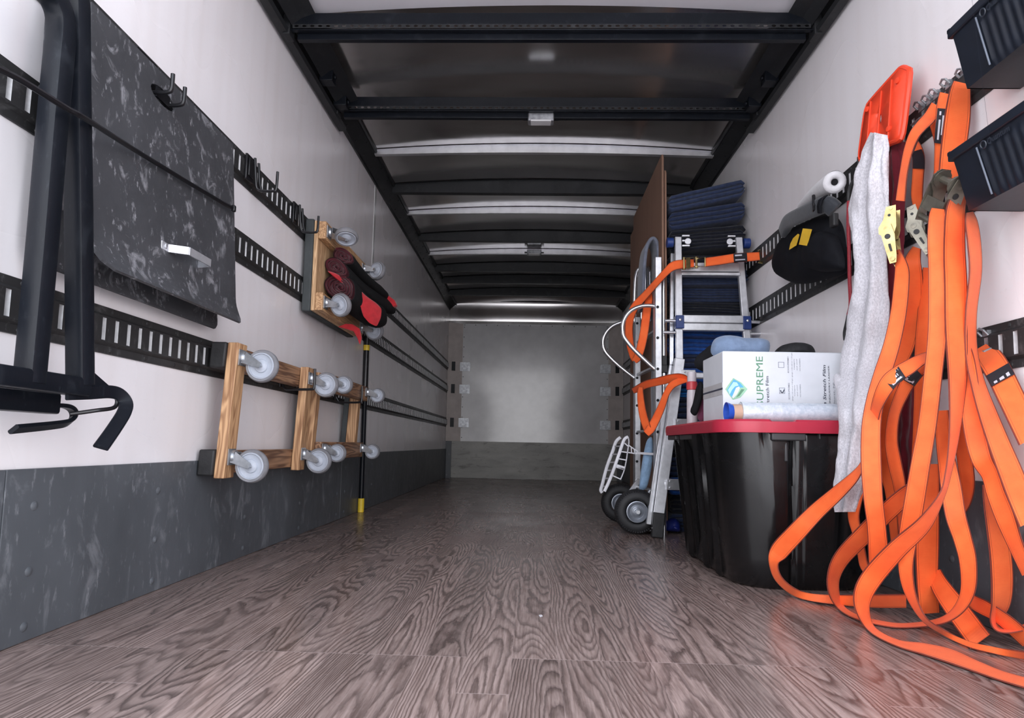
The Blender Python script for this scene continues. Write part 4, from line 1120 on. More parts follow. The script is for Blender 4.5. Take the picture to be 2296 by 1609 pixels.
# ---------------- hand truck with pneumatic tyres
MT['tyre'] = simple('black_tyre', (.016, .016, .018), .62, 0, .25, 30)
MT['rim'] = simple('grey_steel_rim', (.30, .32, .36), .38, .6, .2, 20)
MT['white_pl'] = simple('white_plastic', (.72, .72, .76), .45)
MT['tube_alu'] = simple('bright_tube', (.70, .71, .74), .2, .9, .08, 30)
ht = thing('hand_truck', 'aluminium hand truck with two loop handles and black pneumatic tyres, standing upright', 'hand truck', (.62, 3.68, 0))
yn, yf_ = 3.46, 3.93
def pl(pix, y, n=6): return [V(q) for q in catmull([tuple(aty(u, v, y)) for u, v in pix], n)]
for y, x, zt_, nm_ in ((yn, .688, 1.50, 'rail'), (yf_, .655, 1.26, 'rail')):
    mb = MB().box((x-.018, y-.028, .10), (x-.012, y+.028, zt_)).box((x-.018, y-.028, .10), (x+.018, y-.022, zt_)).box((x-.018, y+.022, .10), (x+.018, y+.028, zt_))
    obj('rail', mb, 'alu_matte', ht, bevel=.002)
    mb = MB()
    for k in range(7): z_ = .20+k*.17; mb.cyl((x-.004, y-.0285, z_), (x-.004, y-.031, z_), .008, 10)
    obj('rivet_row', mb, 'black_steel', ht)
obj('hoop', MB().tube(pl([(1422, 720), (1424, 640), (1428, 610), (1436, 600)], yf_)+[V(p) for p in ((.672, 3.84, 1.57), (.672, 3.78, 1.56), (.672, 3.74, 1.52), (.672, 3.73, 1.2))], .0125, 12), 'tube_alu', ht)
obj('hoop', MB().tube(pl([(1438, 760), (1440, 650), (1442, 612), (1448, 600)], yf_)+[V(p) for p in ((.700, 3.84, 1.55), (.700, 3.79, 1.54), (.700, 3.75, 1.50), (.700, 3.74, 1.2))], .0115, 12), 'tube_alu', ht)
obj('handle', MB().tube(pl([(1472, 687), (1455, 685), (1435, 687), (1415, 696), (1402, 711), (1396, 731), (1398, 752), (1408, 768), (1424, 786), (1447, 808), (1472, 831)], yn), .0115, 12), 'tube_alu', ht)
obj('handle', MB().tube(pl([(1428, 722), (1412, 721), (1392, 723), (1372, 732), (1358, 747), (1352, 765), (1355, 784), (1368, 801), (1392, 823), (1424, 848)], yf_), .0125, 12), 'tube_alu', ht)
for z_ in (.22, .55, .90, 1.10): obj('cross_brace', MB().bar((.69, yn+.02, z_), (.66, yf_-.02, z_), .03, .012, (0, 0, 1)), 'alu_matte', ht, bevel=.002)
obj('toe_plate', MB().box((.60, yn-.01, .012), (.70, yf_+.01, .024)), 'alu_matte', ht, bevel=.003)
obj('axle', MB().cyl((.572, 3.385, .118), (.553, 3.99, .118), .010, 10), 'alu_matte', ht)
for a_, b_ in (((.575, yn+.05, .118), (.70, yn+.03, .26)), ((.56, yf_-.05, .118), (.665, yf_-.03, .26))): obj('axle_bracket', MB().bar(a_, b_, .03, .02, (0, 1, 0)), 'alu_matte', ht, bevel=.003)
def tyre(c, ax):
    mb = MB(); rr, hw = .118, .040
    prof = []
    for i in range(17):
        a = R(-118+236*i/16); prof.append((.078+.040*math.cos(a)*(1.0 if abs(a) < 1.2 else 1.0), hw*math.sin(a)))
    mb.lathe([(rr-.040+.040*max(-.4, math.cos(R(-150+300*i/20))), hw*math.sin(R(-150+300*i/20))*1.0) for i in range(21)], c, ax, 44)
    wh = obj('wheel', mb, 'tyre', ht, smooth=60)
    mb = MB(); A = V(ax).normalized(); a1 = A.orthogonal().normalized(); a2 = A.cross(a1)
    for i in range(54):                                    # tread blocks
        t = 2*math.pi*i/54
        for s in (-1, 1):
            p = V(c)+(a1*math.cos(t)+a2*math.sin(t))*.1125+A*s*.019; q = V(c)+(a1*math.cos(t)+a2*math.sin(t))*.1045+A*s*.0335
            mb.bar(p, q, .0045, .006, (a1*math.cos(t)+a2*math.sin(t)))
    obj('tread', mb, 'tyre', wh, smooth=0)
    mb = MB()
    for s in (-1, 1):
        mb.lathe([(.058, s*.018), (.056, s*.030), (.052, s*.031), (.047, s*.020), (.036, s*.014), (.028, s*.020), (.022, s*.022), (.019, s*.012), (.012, s*.014), (.011, s*.030), (0, s*.031)], c, ax, 32)
    obj('hub', mb, 'rim', wh, smooth=40)
    return wh
tyre((.570, 3.425, .118), (.05, 1, 0)); tyre((.556, 3.93, .118), (.05, 1, 0))
sg = obj('stair_glide', MB().sweep(pl([(1408, 979), (1399, 986), (1388, 1017), (1374, 1057), (1364, 1082), (1355, 1101)], 3.62), rrect(.018, .020, .005, 2), (0, 1, 0)), 'white_pl', ht, smooth=30)
sg['label'] = 'white plastic stair glide'
obj('glide_bar', MB().sweep(pl([(1391, 980), (1381, 990), (1373, 1013), (1360, 1048), (1351, 1083), (1347, 1098), (1350, 1104)], 3.86), rrect(.020, .020, .005, 2), (0, 1, 0)), 'white_pl', sg, smooth=30)
mb = MB()
edge = [(1408, 979), (1410, 990), (1407, 1012), (1404, 1033), (1399, 1055), (1391, 1075)]
mb.sweep(pl(edge, 3.62), rrect(.006, .012, .002, 1), (0, 1, 0))
for a, b in (((1400, 993), (1408, 1000)), ((1392, 1012), (1407, 1014)), ((1387, 1028), (1404, 1031)), ((1380, 1046), (1401, 1052)), ((1374, 1066), (1392, 1074))):
    mb.bar(aty(*a, 3.62), aty(*b, 3.62), .012, .006, (0, 0, 1))
mb.bar(aty(1379, 1043, 3.62), aty(1401, 1050, 3.62), .012, .020, (0, 0, 1))
for k in range(6):
    t = k/5; a = aty(1378+(1353-1378)*t, 1000+90*t, 3.86); b = aty(1394+(1362-1394)*t, 1000+90*t, 3.62); mb.bar(a, b, .006, .008, (0, 0, 1))
obj('grid', mb, 'white_pl', sg, smooth=30)
mb = MB()
mb.bar(aty(1408, 997, 3.62), aty(1430, 1012, 3.62), .01, .006).bar(aty(1408, 1014, 3.62), aty(1430, 1017, 3.62), .01, .006).bar(aty(1415, 1001, 3.62), aty(1416, 1015, 3.62), .01, .005, (1, 0, 0)).bar(aty(1422, 1006, 3.62), aty(1423, 1016, 3.62), .01, .005, (1, 0, 0))
mb.bar(aty(1428, 1015, 3.62), V((.69, 3.50, .42)), .012, .012)
obj('glide_arm', mb, 'white_pl', sg, smooth=0)
# thin telescoping pole beside it
tp_ = thing('telescoping_pole', 'thin metal telescoping pole with black clamp beside the ladder rail', 'pole', (.722, 3.458, 0))
obj('lower_tube', MB().cyl((.722, 3.458, 0), (.722, 3.458, .93), .0125, 12), 'tube_alu', tp_)
obj('upper_tube', MB().cyl((.722, 3.458, .93), (.722, 3.462, 1.43), .0085, 12), 'tube_alu', tp_)
f = obj('clamp', MB().box((.7075, 3.440, .86), (.741, 3.480, .905)).box((.710, 3.440, .90), (.738, 3.476, .955)), 'rubber', tp_, bevel=.005); f['label'] = 'black clamp'

# grey pad hung over the top of the hand truck, light blue cloth below it
MT['grey_pad'] = fabric('grey_quilted_pad', (.135, .15, .195), .85, .3, 18)
path = [aty(u, v, 3.61) for u, v in ((1444, 690), (1442, 620), (1444, 575), (1450, 549), (1461, 536), (1470, 544), (1474, 575), (1475, 680), (1475, 800), (1474, 900), (1472, 975))]
path = [V(p) for p in catmull([tuple(p) for p in path], 4)]
mb = MB().sweep([p+V((.008*noise.noise(p*6), .06, 0)) for p in path], rrect(.17, .020, .008, 2), (1, 0, 0))
hp_ = solo('furniture_pad', mb, 'grey_pad', 'grey quilted pad draped over the top of the hand truck', 'pad', smooth=50)
solo('light_blue_cloth', inflate([(1432, 1100), (1436, 1060), (1442, 1020), (1450, 985), (1462, 975), (1466, 1000), (1463, 1040), (1456, 1075), (1449, 1098)], lambda u, v: aty(u, v, 3.60), (0, -1, 0), .035, n=44, rings=7, seed=6, back=.6),
     'sky_blue', 'light blue paper-like cloth hanging between the hand truck rails', 'cloth', smooth=70)
MT['blue_bag'] = simple('blue_bag_plastic', (.010, .018, .14), .3)
solo('blue_bag', inflate([(1486, 1190), (1490, 1172), (1500, 1163), (1514, 1160), (1524, 1170), (1526, 1192)], lambda u, v: aty(u, v, 3.5), (0, -1, 0), .05, n=32, rings=6, seed=1, back=.6), 'blue_bag', 'small shiny blue bag on the floor behind the tote', 'bag', smooth=70)
# ================================================================== straps, bins and cloths on the right wall
mst, t, b = new_mat('orange_webbing')
uvn = nd(t, 'UVMap'); s_ = nd(t, 'SeparateXYZ'); link(t, uvn.outputs[0], s_.inputs[0])
uu, vv = s_.outputs[0], s_.outputs[1]
ed = math_(t, 'ABSOLUTE', math_(t, 'SUBTRACT', vv, .5))
edge = math_(t, 'GREATER_THAN', ed, .452)
dots = math_(t, 'MULTIPLY', math_(t, 'GREATER_THAN', ed, .37), math_(t, 'LESS_THAN', ed, .395))
weave = math_(t, 'SINE', math_(t, 'MULTIPLY', uu, 2600.))
n_ = noise_(t, coords(t), 14, 5)
col = ramp(t, n_, [(.3, (.84, .115, .022)), (.7, (.96, .165, .036))])
col = mixc(t, math_(t, 'MULTIPLY', ramp(t, weave, [(0, 0.), (1, 1.)]), .10), col, (.55, .08, .012))
col = mixc(t, math_(t, 'MULTIPLY', dots, .65), col, (.30, .035, .010))
col = mixc(t, math_(t, 'MULTIPLY', edge, .9), col, (.10, .012, .010))
link(t, col, b.inputs['Base Color']); b.inputs['Roughness'].default_value = .62; b.inputs['Specular IOR Level'].default_value = .35
b.inputs['Sheen Weight'].default_value = .1
bump(t, b, weave, .15, .001); MT['strap'] = mst
MT['label_black'] = simple('black_strap_label', (.015, .015, .02), .5)
MT['label_ink'] = simple('pale_label_print', (.50, .50, .55), .6)
MT['brass'] = simple('yellow_zinc_steel', (.36, .28, .13), .30, 1., .35, 24)
MT['dull_zinc'] = simple('dull_olive_zinc', (.20, .185, .15), .40, .75, .25, 24)

WEB = .057; WSC = 1.16
def wall_pix(u, v, g):
    d = ray(u, v); return d, (WR-g)/d.x
def stations(st, n=7):
    return catmull(st, n)
def webbing(mb, st, n=7, mode='wall', sgn=1, thick=.0022):
    """one run of 50 mm webbing: st = (u, v, apparent width, gap off the wall or depth)"""
    S = stations(st, n); L = 0; prev = None; us = []; A = []
    for i, (u, v, w_, g) in enumerate(S):
        if mode == 'wall': w_ *= WSC
        a = S[max(0, i-1)]; c = S[min(len(S)-1, i+1)]
        tx, ty = c[0]-a[0], c[1]-a[1]; l = math.hypot(tx, ty) or 1; nx, ny = -ty/l, tx/l
        d = ray(u, v); dep = (WR-g)/d.x if mode == 'wall' else g/d.y
        wm = w_*dep/FPX; dd = math.sqrt(max(0, WEB*WEB-wm*wm))/2*sgn; dd = max(-.022, min(.022, dd)); pr = []
        for e in (-1, 1):
            de = ray(u+nx*w_/2*e, v+ny*w_/2*e); q = dep+dd*e
            if de.z < 0: q = min(q, (.004-HC)/de.z)
            if de.x > 0: q = min(q, (WR-.004)/de.x)
            pr.append(CAMP+de*q)
        p = CAMP+d*dep
        if prev is not None: L += (p-prev).length
        prev = p; us.append(L); A.append(pr)
    m_ = len(A); T = []; B = []
    for i in range(m_):
        t = (A[min(m_-1, i+1)][0]+A[min(m_-1, i+1)][1])-(A[max(0, i-1)][0]+A[max(0, i-1)][1])
        nrm = t.cross(A[i][1]-A[i][0])
        nrm = nrm.normalized()*thick/2 if nrm.length > 1e-9 else V((0, -thick/2, 0))
        T.append((A[i][0]+nrm, A[i][1]+nrm)); B.append((A[i][0]-nrm, A[i][1]-nrm))
    for side, (P, Q, ra, rb) in enumerate(((0, 0, 0, 1), (1, 1, 0, 1), (0, 1, 0, 0), (0, 1, 1, 1))):
        o = len(mb.v)
        for i in range(m_): mb.v.extend([(T, B)[P][i][ra], (T, B)[Q][i][rb]])
        va, vb = ((0, 1), (0, 1), (0, 0), (1, 1))[side]
        for i in range(m_-1): mb.face((o+2*i, o+2*i+1, o+2*i+3, o+2*i+2), ((us[i], va), (us[i], vb), (us[i+1], vb), (us[i+1], va)))
    for i in (0, m_-1):
        o = len(mb.v); mb.v.extend([T[i][0], T[i][1], B[i][1], B[i][0]]); mb.face((o, o+1, o+2, o+3), ((us[i], .1), (us[i], .9), (us[i], .9), (us[i], .1)))
    mb.rail = A
    return mb
def web_part(parent, runs, mode='wall', name='webbing', mat='strap'):
    """each run is a part"""
    out = []
    for rn in runs:
        sgn = 1
        if isinstance(rn, dict): sgn = rn.get('s', 1); rn = rn['p']
        out.append(obj(name, webbing(MB(), rn, 7, mode, sgn), mat, parent, smooth=60))
    return out
def strap_label(parent, st, mode='wall', n=4, lines=3):
    """black sewn tag with pale print, following the webbing"""
    mb = webbing(MB(), st, n, mode, thick=.0040); mb.has_uv = False; A = mb.rail
    f = obj('label', mb, 'label_black', parent, smooth=60); f['label'] = 'black tag with pale print'
    k = len(A); pm = MB()
    for j in range(lines):
        c = .22+.56*j/(lines-1) if lines > 1 else .5; hw = .07 if j != 1 else .10
        for i in range(1, k-2):
            if (i*7+j*3) % 5 == 0: continue
            q = []
            for ii in (i, i+1):
                a, b_ = A[ii]; off = (CAMP-a).normalized()*.0032
                q.append((a+(b_-a)*(c-hw)+off, a+(b_-a)*(c+hw)+off))
            o = len(pm.v); pm.v.extend([q[0][0], q[0][1], q[1][1], q[1][0]]); pm.face((o, o+1, o+2, o+3))
    obj('print_lines', pm, 'label_ink', f, smooth=0)
    return f
def ratchet(parent, c, along, across, size=1., open_=60, mat='brass'):
    """ratchet buckle: two toothed side plates, spool, folding handle"""
    c, Y, X = V(c), V(along).normalized(), V(across).normalized(); X = (X-Y*X.dot(Y)).normalized(); Z = X.cross(Y)
    T = lambda x, y, z: c+X*x*size+Y*y*size+Z*z*size
    mb = MB()
    for s in (-1, 1):
        pr = [(-.050, -.012), (-.046, .012), (-.01, .016), (.012, .026), (.030, .024), (.040, .008), (.034, -.014), (.010, -.018)]
        mb.prism([T(s*.029-.0012, y, z) for y, z in pr], X*.0024*size)
    mb.cyl(T(-.032, -.042, 0), T(.032, -.042, 0), .0055*size, 10)
    ra = obj('ratchet', mb, mat, parent, smooth=25)
    mb = MB().cyl(T(-.034, .018, .004), T(.034, .018, .004), .0085*size, 12)
    for s in (-1, 1): mb.cyl(T(s*.0225, .018, .004), T(s*.0265, .018, .004), .020*size, 13); mb.lathe([(.0, 0), (.008, 0), (.008, .005), (0, .006)], T(s*.033, .018, .004), X*s, 10)
    obj('spool', mb, mat, ra, smooth=20)
    mb = MB(); a = R(open_); hy, hz = math.cos(a), math.sin(a)
    H = lambda x, t, k: T(x, .018+hy*t-hz*k, .004+hz*t+hy*k)
    for s in (-1, 1):
        mb.prism([H(s*.036-.0012, t, k) for t, k in ((-.014, -.012), (.02, -.017), (.080, -.012), (.100, -.008), (.100, .008), (.06, .012), (.0, .017), (-.014, .010))], X*.0024*size)
        mb.lathe([(0, .0), (.007, .0), (.007, .003), (0, .004)], H(s*.038, .088, 0), X*s, 10)
    mb.cyl(H(-.037, .090, 0), H(.037, .090, 0), .007*size, 10); mb.prism([H(-.034, t, k) for t, k in ((.04, -.010), (.07, -.012), (.07, -.009), (.04, -.007))], X*.068*size)
    obj('handle', mb, mat, ra, smooth=25)
    mb = MB()                                   # pressed mark, slot and pawl holes on the outer faces
    for s in (-1, 1):
        q = s*.0382
        mb.lathe([(.0, 0), (.0075, 0), (.0075, .0008), (.0, .0008)], H(q, .022, .001), X*s, 14)
        mb.prism([H(q, t, k) for t, k in ((.044, -.003), (.066, -.004), (.066, .001), (.052, .003), (.044, .003))], X*s*.0008)
        mb.lathe([(.0, 0), (.004, 0), (.004, .0008), (0, .0008)], T(s*.0303, -.022, .002), X*s, 10)
    obj('pressed_mark', mb, 'rubber', ra, smooth=0)
    return ra
def rail_fitting(parent, u, v, g=.012):
    """spring fitting clipped in a slot of the top rail"""
    p = atr(u, v, g); mb = MB().box(p+V((-.004, -.009, -.028)), p+V((.010, .009, .026)))
    mb.tube([p+V((-.004, -.012, .012)), p+V((-.016, -.012, .024)), p+V((-.018, 0, .030)), p+V((-.016, .012, .024)), p+V((-.004, .012, .012))], .0035, 8)
    mb.tube([p+V((-.004, -.02, -.026)), p+V((-.02, -.02, -.034)), p+V((-.02, .02, -.034)), p+V((-.004, .02, -.026))], .0035, 8)
    return obj('rail_fitting', mb, 'galv', parent, smooth=30)
GS = 'orange webbing straps hanging on the rail'
def strap(label, base, group=GS): return thing('ratchet_strap', label, 'strap', base, group)

# A: wide strap furthest up the bundle, folded big ratchet below the bins
A = strap('orange strap with big dull ratchet under the lower black bin, swinging across the front floor', atr(2147, 249, .06))
web_part(A, [[(2157, 186, 34, .04), (2152, 210, 42, .055), (2147, 260, 50, .07), (2139, 324, 50, .08), (2133, 365, 46, .09), (2128, 398, 42, .10)],
  {'p': [(2158, 432, 16, .10), (2150, 446, 30, .12), (2142, 478, 38, .15), (2140, 560, 42, .16), (2143, 640, 44, .17), (2144, 739, 43, .18), (2147, 844, 36, .19), (2143, 931, 25, .20), (2136, 1000, 17, .21), (2126, 1060, 12, .22),
   (2112, 1109, 12, .24), (2071, 1175, 30, .26), (2012, 1230, 38, .29), (1960, 1288, 42, .31), (1936, 1330, 38, .335), (1935, 1370, 26, .34), (1957, 1412, 14, .315), (2012, 1441, 13, .27), (2071, 1454, 22, .25), (2130, 1470, 27, .22), (2188, 1493, 22, .2), (2247, 1515, 19, .19), (2310, 1533, 20, .18)], 's': -1}])
ratchet(A, atr(2128, 425, .145), (-.12, -.62, .75), (.1, -.75, -.62), 1.15, 165, 'dull_zinc')
rail_fitting(A, 2162, 178)
# B: inner strap with the big black label, plain front run to the floor
Bs = strap('orange strap with tall black label above the buckles, running straight down the middle front', atr(2117, 223, .05))
web_part(Bs, [[(2122, 210, 26, .03), (2117, 235, 28, .045), (2114, 279, 29, .055), (2108, 354, 22, .06), (2103, 420, 16, .07)],
  [(2104, 468, 26, .175), (2102, 488, 34, .18), (2101, 540, 38, .18), (2103, 617, 37, .20), (2102, 739, 37, .21), (2092, 844, 36, .22), (2080, 948, 36, .23), (2065, 1035, 38, .24), (2049, 1130, 40, .245), (2037, 1200, 38, .245), (2031, 1260, 30, .25), (2036, 1310, 24, .25), (2051, 1353, 16, .255), (2075, 1390, 10, .24), (2112, 1415, 10, .19), (2169, 1443, 11, .16), (2227, 1457, 13, .14), (2310, 1471, 15, .12)]])
strap_label(Bs, [(2118, 244, 26, .05), (2115, 279, 27, .058), (2110, 322, 25, .063)])
rail_fitting(Bs, 2127, 200)
# C: arch strap with the shiny ratchet
Cs = strap('orange strap arching over to the shiny gold ratchet beside the grey sweatpants', atr(2060, 290, .05))
web_part(Cs, [[(2100, 236, 22, .03), (2085, 262, 24, .06), (2066, 282, 22, .10), (2050, 303, 20, .13), (2036, 340, 17, .14), (2026, 390, 15, .15), (2019, 450, 18, .155)],
  {'p': [(2012, 560, 10, .17), (2022, 600, 26, .18), (2021, 640, 30, .185), (2014, 704, 31, .205), (1999, 774, 32, .23), (1978, 840, 34, .26), (1962, 900, 36, .285), (1953, 960, 38, .30), (1953, 1040, 40, .31), (1958, 1117, 38, .305), (1965, 1175, 37, .29), (1969, 1234, 39, .275), (1970, 1290, 38, .265)]}])
strap_label(Cs, [(2056, 294, 20, .118), (2047, 312, 19, .131), (2037, 341, 17, .137)], n=3)
rail_fitting(Cs, 2100, 222)
ratchet(Cs, atr(1999, 505, .185), (-.06, .10, -.9), (.62, .75, 0), 1.02, -14, 'brass')
# D: strap with the tongue end, middle ratchet
Ds = strap('orange strap with a short loose tongue end hanging above the middle ratchet', atr(2058, 380, .05))
web_part(Ds, [[(2046, 315, 18, .03), (2056, 335, 22, .05), (2060, 360, 23, .055), (2058, 400, 22, .06), (2056, 440, 22, .06), (2060, 471, 16, .065)],
  [(2056, 555, 16, .10), (2046, 590, 34, .11), (2047, 640, 40, .12), (2044, 704, 40, .125), (2030, 774, 36, .13), (2008, 830, 30, .135), (1990, 900, 26, .14), (1980, 960, 28, .145), (1979, 1018, 28, .15), (1986, 1060, 25, .15), (1997, 1100, 22, .15), (2003, 1170, 18, .15), (2012, 1260, 14, .15)]])
strap_label(Ds, [(2055, 338, 20, .053), (2060, 358, 21, .058), (2060, 378, 21, .06)], n=3)
rail_fitting(Ds, 2066, 250)
ratchet(Ds, atr(2054, 500, .105), (.1, -.1, -.9), (.62, .75, 0), .95, -12, 'dull_zinc')
# E: teardrop loop
Es = strap('orange strap folded into a large teardrop loop resting on the floor mid bundle', atr(2028, 1109, .2))
web_part(Es, [{'p': [(2072, 1082, 20, .17), (2050, 1096, 28, .20), (2028, 1112, 34, .22), (1992, 1144, 36, .25), (1936, 1199, 36, .29), (1888, 1250, 32, .31), (1869, 1293, 25, .33), (1871, 1332, 20, .33), (1888, 1363, 12, .30), (1922, 1383, 9, .265), (1973, 1396, 9, .235), (2024, 1402, 9, .21), (2090, 1396, 11, .19), (2132, 1381, 16, .18), (2160, 1351, 24, .17), (2172, 1312, 30, .165), (2170, 1254, 34, .165), (2158, 1205, 36, .165), (2143, 1156, 40, .165), (2133, 1097, 41, .165), (2124, 1040, 36, .16), (2116, 985, 30, .15), (2112, 920, 26, .14)], 's': -1}])
# F: wide swing to the tote
Fs = strap('orange strap swinging out in the widest loop before the black tote', atr(1934, 1035, .2))
web_part(Fs, [{'p': [(1955, 968, 10, .25), (1944, 1010, 9, .28), (1933, 1042, 10, .30), (1913, 1071, 20, .32), (1875, 1107, 28, .335), (1829, 1148, 33, .36), (1779, 1200, 37, .41), (1746, 1237, 36, .44), (1735, 1264, 18, .45), (1746, 1297, 14, .44), (1778, 1325, 14, .40), (1817, 1338, 15, .36), (1875, 1344, 19, .30), (1954, 1347, 25, .24), (2032, 1347, 26, .19)], 's': 1},
  [(1948, 1020, 26, .22), (1934, 1060, 28, .23), (1920, 1110, 28, .24), (1914, 1156, 22, .24), (1922, 1195, 18, .24), (1931, 1235, 16, .235), (1938, 1268, 16, .23), (1954, 1290, 14, .22)]])
# G, H: the two short straps with labels crossing the bundle
Gs = strap('orange strap crossing forward at mid height with a square black and white tag', atr(2049, 823, .2))
web_part(Gs, [[(2086, 798, 18, .16), (2066, 806, 22, .20), (2040, 822, 28, .24), (2014, 838, 30, .275), (1992, 858, 32, .30), (1973, 893, 26, .31), (1962, 928, 18, .29), (1958, 985, 8, .25)]])
strap_label(Gs, [(2022, 833, 27, .266), (2008, 843, 29, .282), (1990, 860, 30, .301)], n=3)
Hs = strap('orange strap crossing at mid height with a torn flap of white tag', atr(2040, 850, .2))
web_part(Hs, [[(2086, 815, 20, .15), (2064, 826, 26, .18), (2044, 847, 28, .20), (2026, 876, 26, .215), (2006, 926, 22, .22), (1999, 985, 24, .22), (2006, 1035, 26, .22), (2017, 1087, 24, .21), (2022, 1140, 20, .19), (2030, 1230, 18, .18)]])
strap_label(Hs, [(2058, 832, 22, .19), (2044, 847, 24, .207), (2037, 858, 24, .215)], n=3, lines=2)
MT['white_tag'] = simple('white_tag', (.62, .60, .62), .6)
fl = MB(); p_ = [atr(u, v, .235) for u, v in ((2020, 833), (2028, 836), (2036, 852), (2050, 857), (2040, 857), (2030, 852))]; fl.prism(p_, (-.0008, -.0008, 0)); obj('torn_tag', fl, 'white_tag', Hs, smooth=0)
# I: vertical run and angled tail end
Is = strap('orange strap with short vertical fold behind the crossing loops', atr(2079, 1215, .2))
web_part(Is, [[(2094, 1040, 18, .12), (2093, 1078, 24, .13), (2084, 1150, 38, .14), (2079, 1215, 46, .145), (2079, 1293, 43, .145), (2082, 1345, 41, .14), (2084, 1374, 40, .13)]])
Js = strap('orange strap tail with cut square end lying towards the front floor', atr(2140, 1363, .1))
web_part(Js, [[(2096, 1280, 24, .12), (2108, 1312, 36, .125), (2141, 1360, 44, .13), (2173, 1403, 46, .125), (2198, 1437, 47, .12)]])
# K, L: the long runs down the near side
Ks = strap('orange strap down the near edge of the bundle leaving towards the rear', atr(2180, 700, .1))
web_part(Ks, [{'p': [(2174, 476, 14, .09), (2178, 500, 24, .12), (2184, 545, 26, .13), (2187, 610, 24, .13), (2177, 704, 22, .13), (2178, 791, 24, .13), (2193, 861, 28, .13), (2216, 931, 36, .13), (2242, 1000, 42, .13), (2263, 1052, 46, .13), (2284, 1105, 48, .13), (2312, 1170, 50, .13)], 's': -1}])
Ls = strap('orange strap running from mid bundle diagonally down the near side with a kink', atr(2170, 809, .1))
web_part(Ls, [[(2158, 770, 26, .13), (2166, 809, 34, .14), (2174, 878, 40, .145), (2185, 965, 42, .15), (2200, 1026, 40, .15), (2220, 1063, 34, .15), (2233, 1105, 36, .15), (2253, 1157, 38, .145), (2275, 1215, 30, .14), (2305, 1285, 24, .13)]])
Ms = strap('orange strap hanging in a narrow hook shaped bend at the near end of the floor', atr(2240, 1234, .05))
web_part(Ms, [{'p': [(2212, 1085, 16, .09), (2222, 1130, 28, .09), (2235, 1190, 38, .09), (2244, 1250, 42, .09), (2247, 1310, 42, .09), (2243, 1355, 36, .09), (2230, 1388, 18, .09), (2236, 1408, 10, .085), (2262, 1413, 10, .07), (2305, 1404, 12, .04)], 's': -1},
  [(2166, 1335, 20, .10), (2180, 1348, 26, .105), (2205, 1361, 28, .105), (2232, 1376, 26, .095), (2262, 1398, 28, .075), (2305, 1436, 30, .05)]])
# N: strap clipped to the lowest rail
Ns = strap('orange strap with black label clipped into the lowest rail at the near end', atr(2209, 781, .03))
web_part(Ns, [[(2203, 776, 36, .02), (2214, 795, 48, .035), (2228, 815, 52, .05), (2244, 843, 52, .06), (2262, 880, 52, .065), (2284, 926, 52, .065), (2312, 985, 52, .06)]])
strap_label(Ns, [(2236, 829, 50, .057), (2244, 843, 50, .063), (2249, 852, 50, .066)], n=3)
rail_fitting(Ns, 2212, 762)
Os = strap('orange strap back side glimpsed in shade between the near side runs', atr(2161, 1039, .05))
web_part(Os, [[(2146, 930, 18, .08), (2156, 985, 26, .08), (2164, 1035, 30, .08), (2170, 1085, 27, .08), (2168, 1122, 18, .08), (2158, 1150, 9, .08)], [(2196, 930, 14, .07), (2206, 975, 22, .07), (2220, 1020, 24, .07), (2236, 1070, 22, .07)]])
Ps = strap('orange strap twisted on edge between the two label straps above the buckles', atr(2095, 249, .03))
web_part(Ps, [[(2088, 248, 20, .02), (2096, 275, 22, .03), (2101, 320, 10, .04), (2100, 370, 7, .05), (2093, 420, 8, .06), (2088, 460, 9, .08)],
  [(2080, 600, 18, .08), (2074, 690, 26, .10), (2068, 770, 28, .11), (2066, 830, 28, .11), (2064, 900, 26, .10), (2060, 1000, 26, .10), (2052, 1100, 24, .10), (2046, 1180, 20, .10)]])
rail_fitting(Ps, 2084, 236)

# strap lashing ladder and hand truck to the rail
def PY(*s): return s
Q = strap('orange ratchet strap lashing ladder and hand truck to the top rail', aty(1600, 585, 3.35), 'orange straps lashed round the ladder')
web_part(Q, [[(1703, 574, 19, 3.34), (1680, 576, 20, 3.345), (1650, 578, 20, 3.35), (1610, 584, 20, 3.35), (1580, 588, 20, 3.35)],
  [(1556, 590, 18, 3.35), (1530, 592, 20, 3.37), (1510, 596, 20, 3.37), (1495, 608, 16, 3.38), (1472, 633, 15, 3.41), (1448, 660, 16, 3.50), (1422, 690, 18, 3.56), (1411, 725, 17, 3.58), (1412, 765, 17, 3.58), (1419, 795, 16, 3.58), (1424, 807, 14, 3.58)],
  [(1457, 652, 10, 3.51), (1455, 672, 17, 3.53), (1450, 700, 19, 3.53), (1445, 740, 19, 3.53), (1438, 775, 19, 3.54), (1430, 800, 18, 3.55), (1422, 809, 14, 3.56)]], 'depth')
strap_label(Q, [(1675, 576, 18, 3.342), (1658, 577, 18, 3.345), (1645, 578, 18, 3.347)], 'depth', 3, 2)
ratchet(Q, aty(1567, 588, 3.335), (-1, 0, -.08), (0, -.3, 1), .78, 10, 'brass')
obj('rail_fitting', MB().box(aty(1703, 560, 3.35), aty(1712, 590, 3.36)).tube([aty(1700, 562, 3.34), aty(1708, 560, 3.34), aty(1714, 575, 3.35), aty(1708, 590, 3.34), aty(1700, 588, 3.34)], .005, 8), 'brass', Q, smooth=30)
S2 = strap('orange strap tied loosely round the ladder with a V shaped slack tail', aty(1450, 900, 3.3), 'orange straps lashed round the ladder')
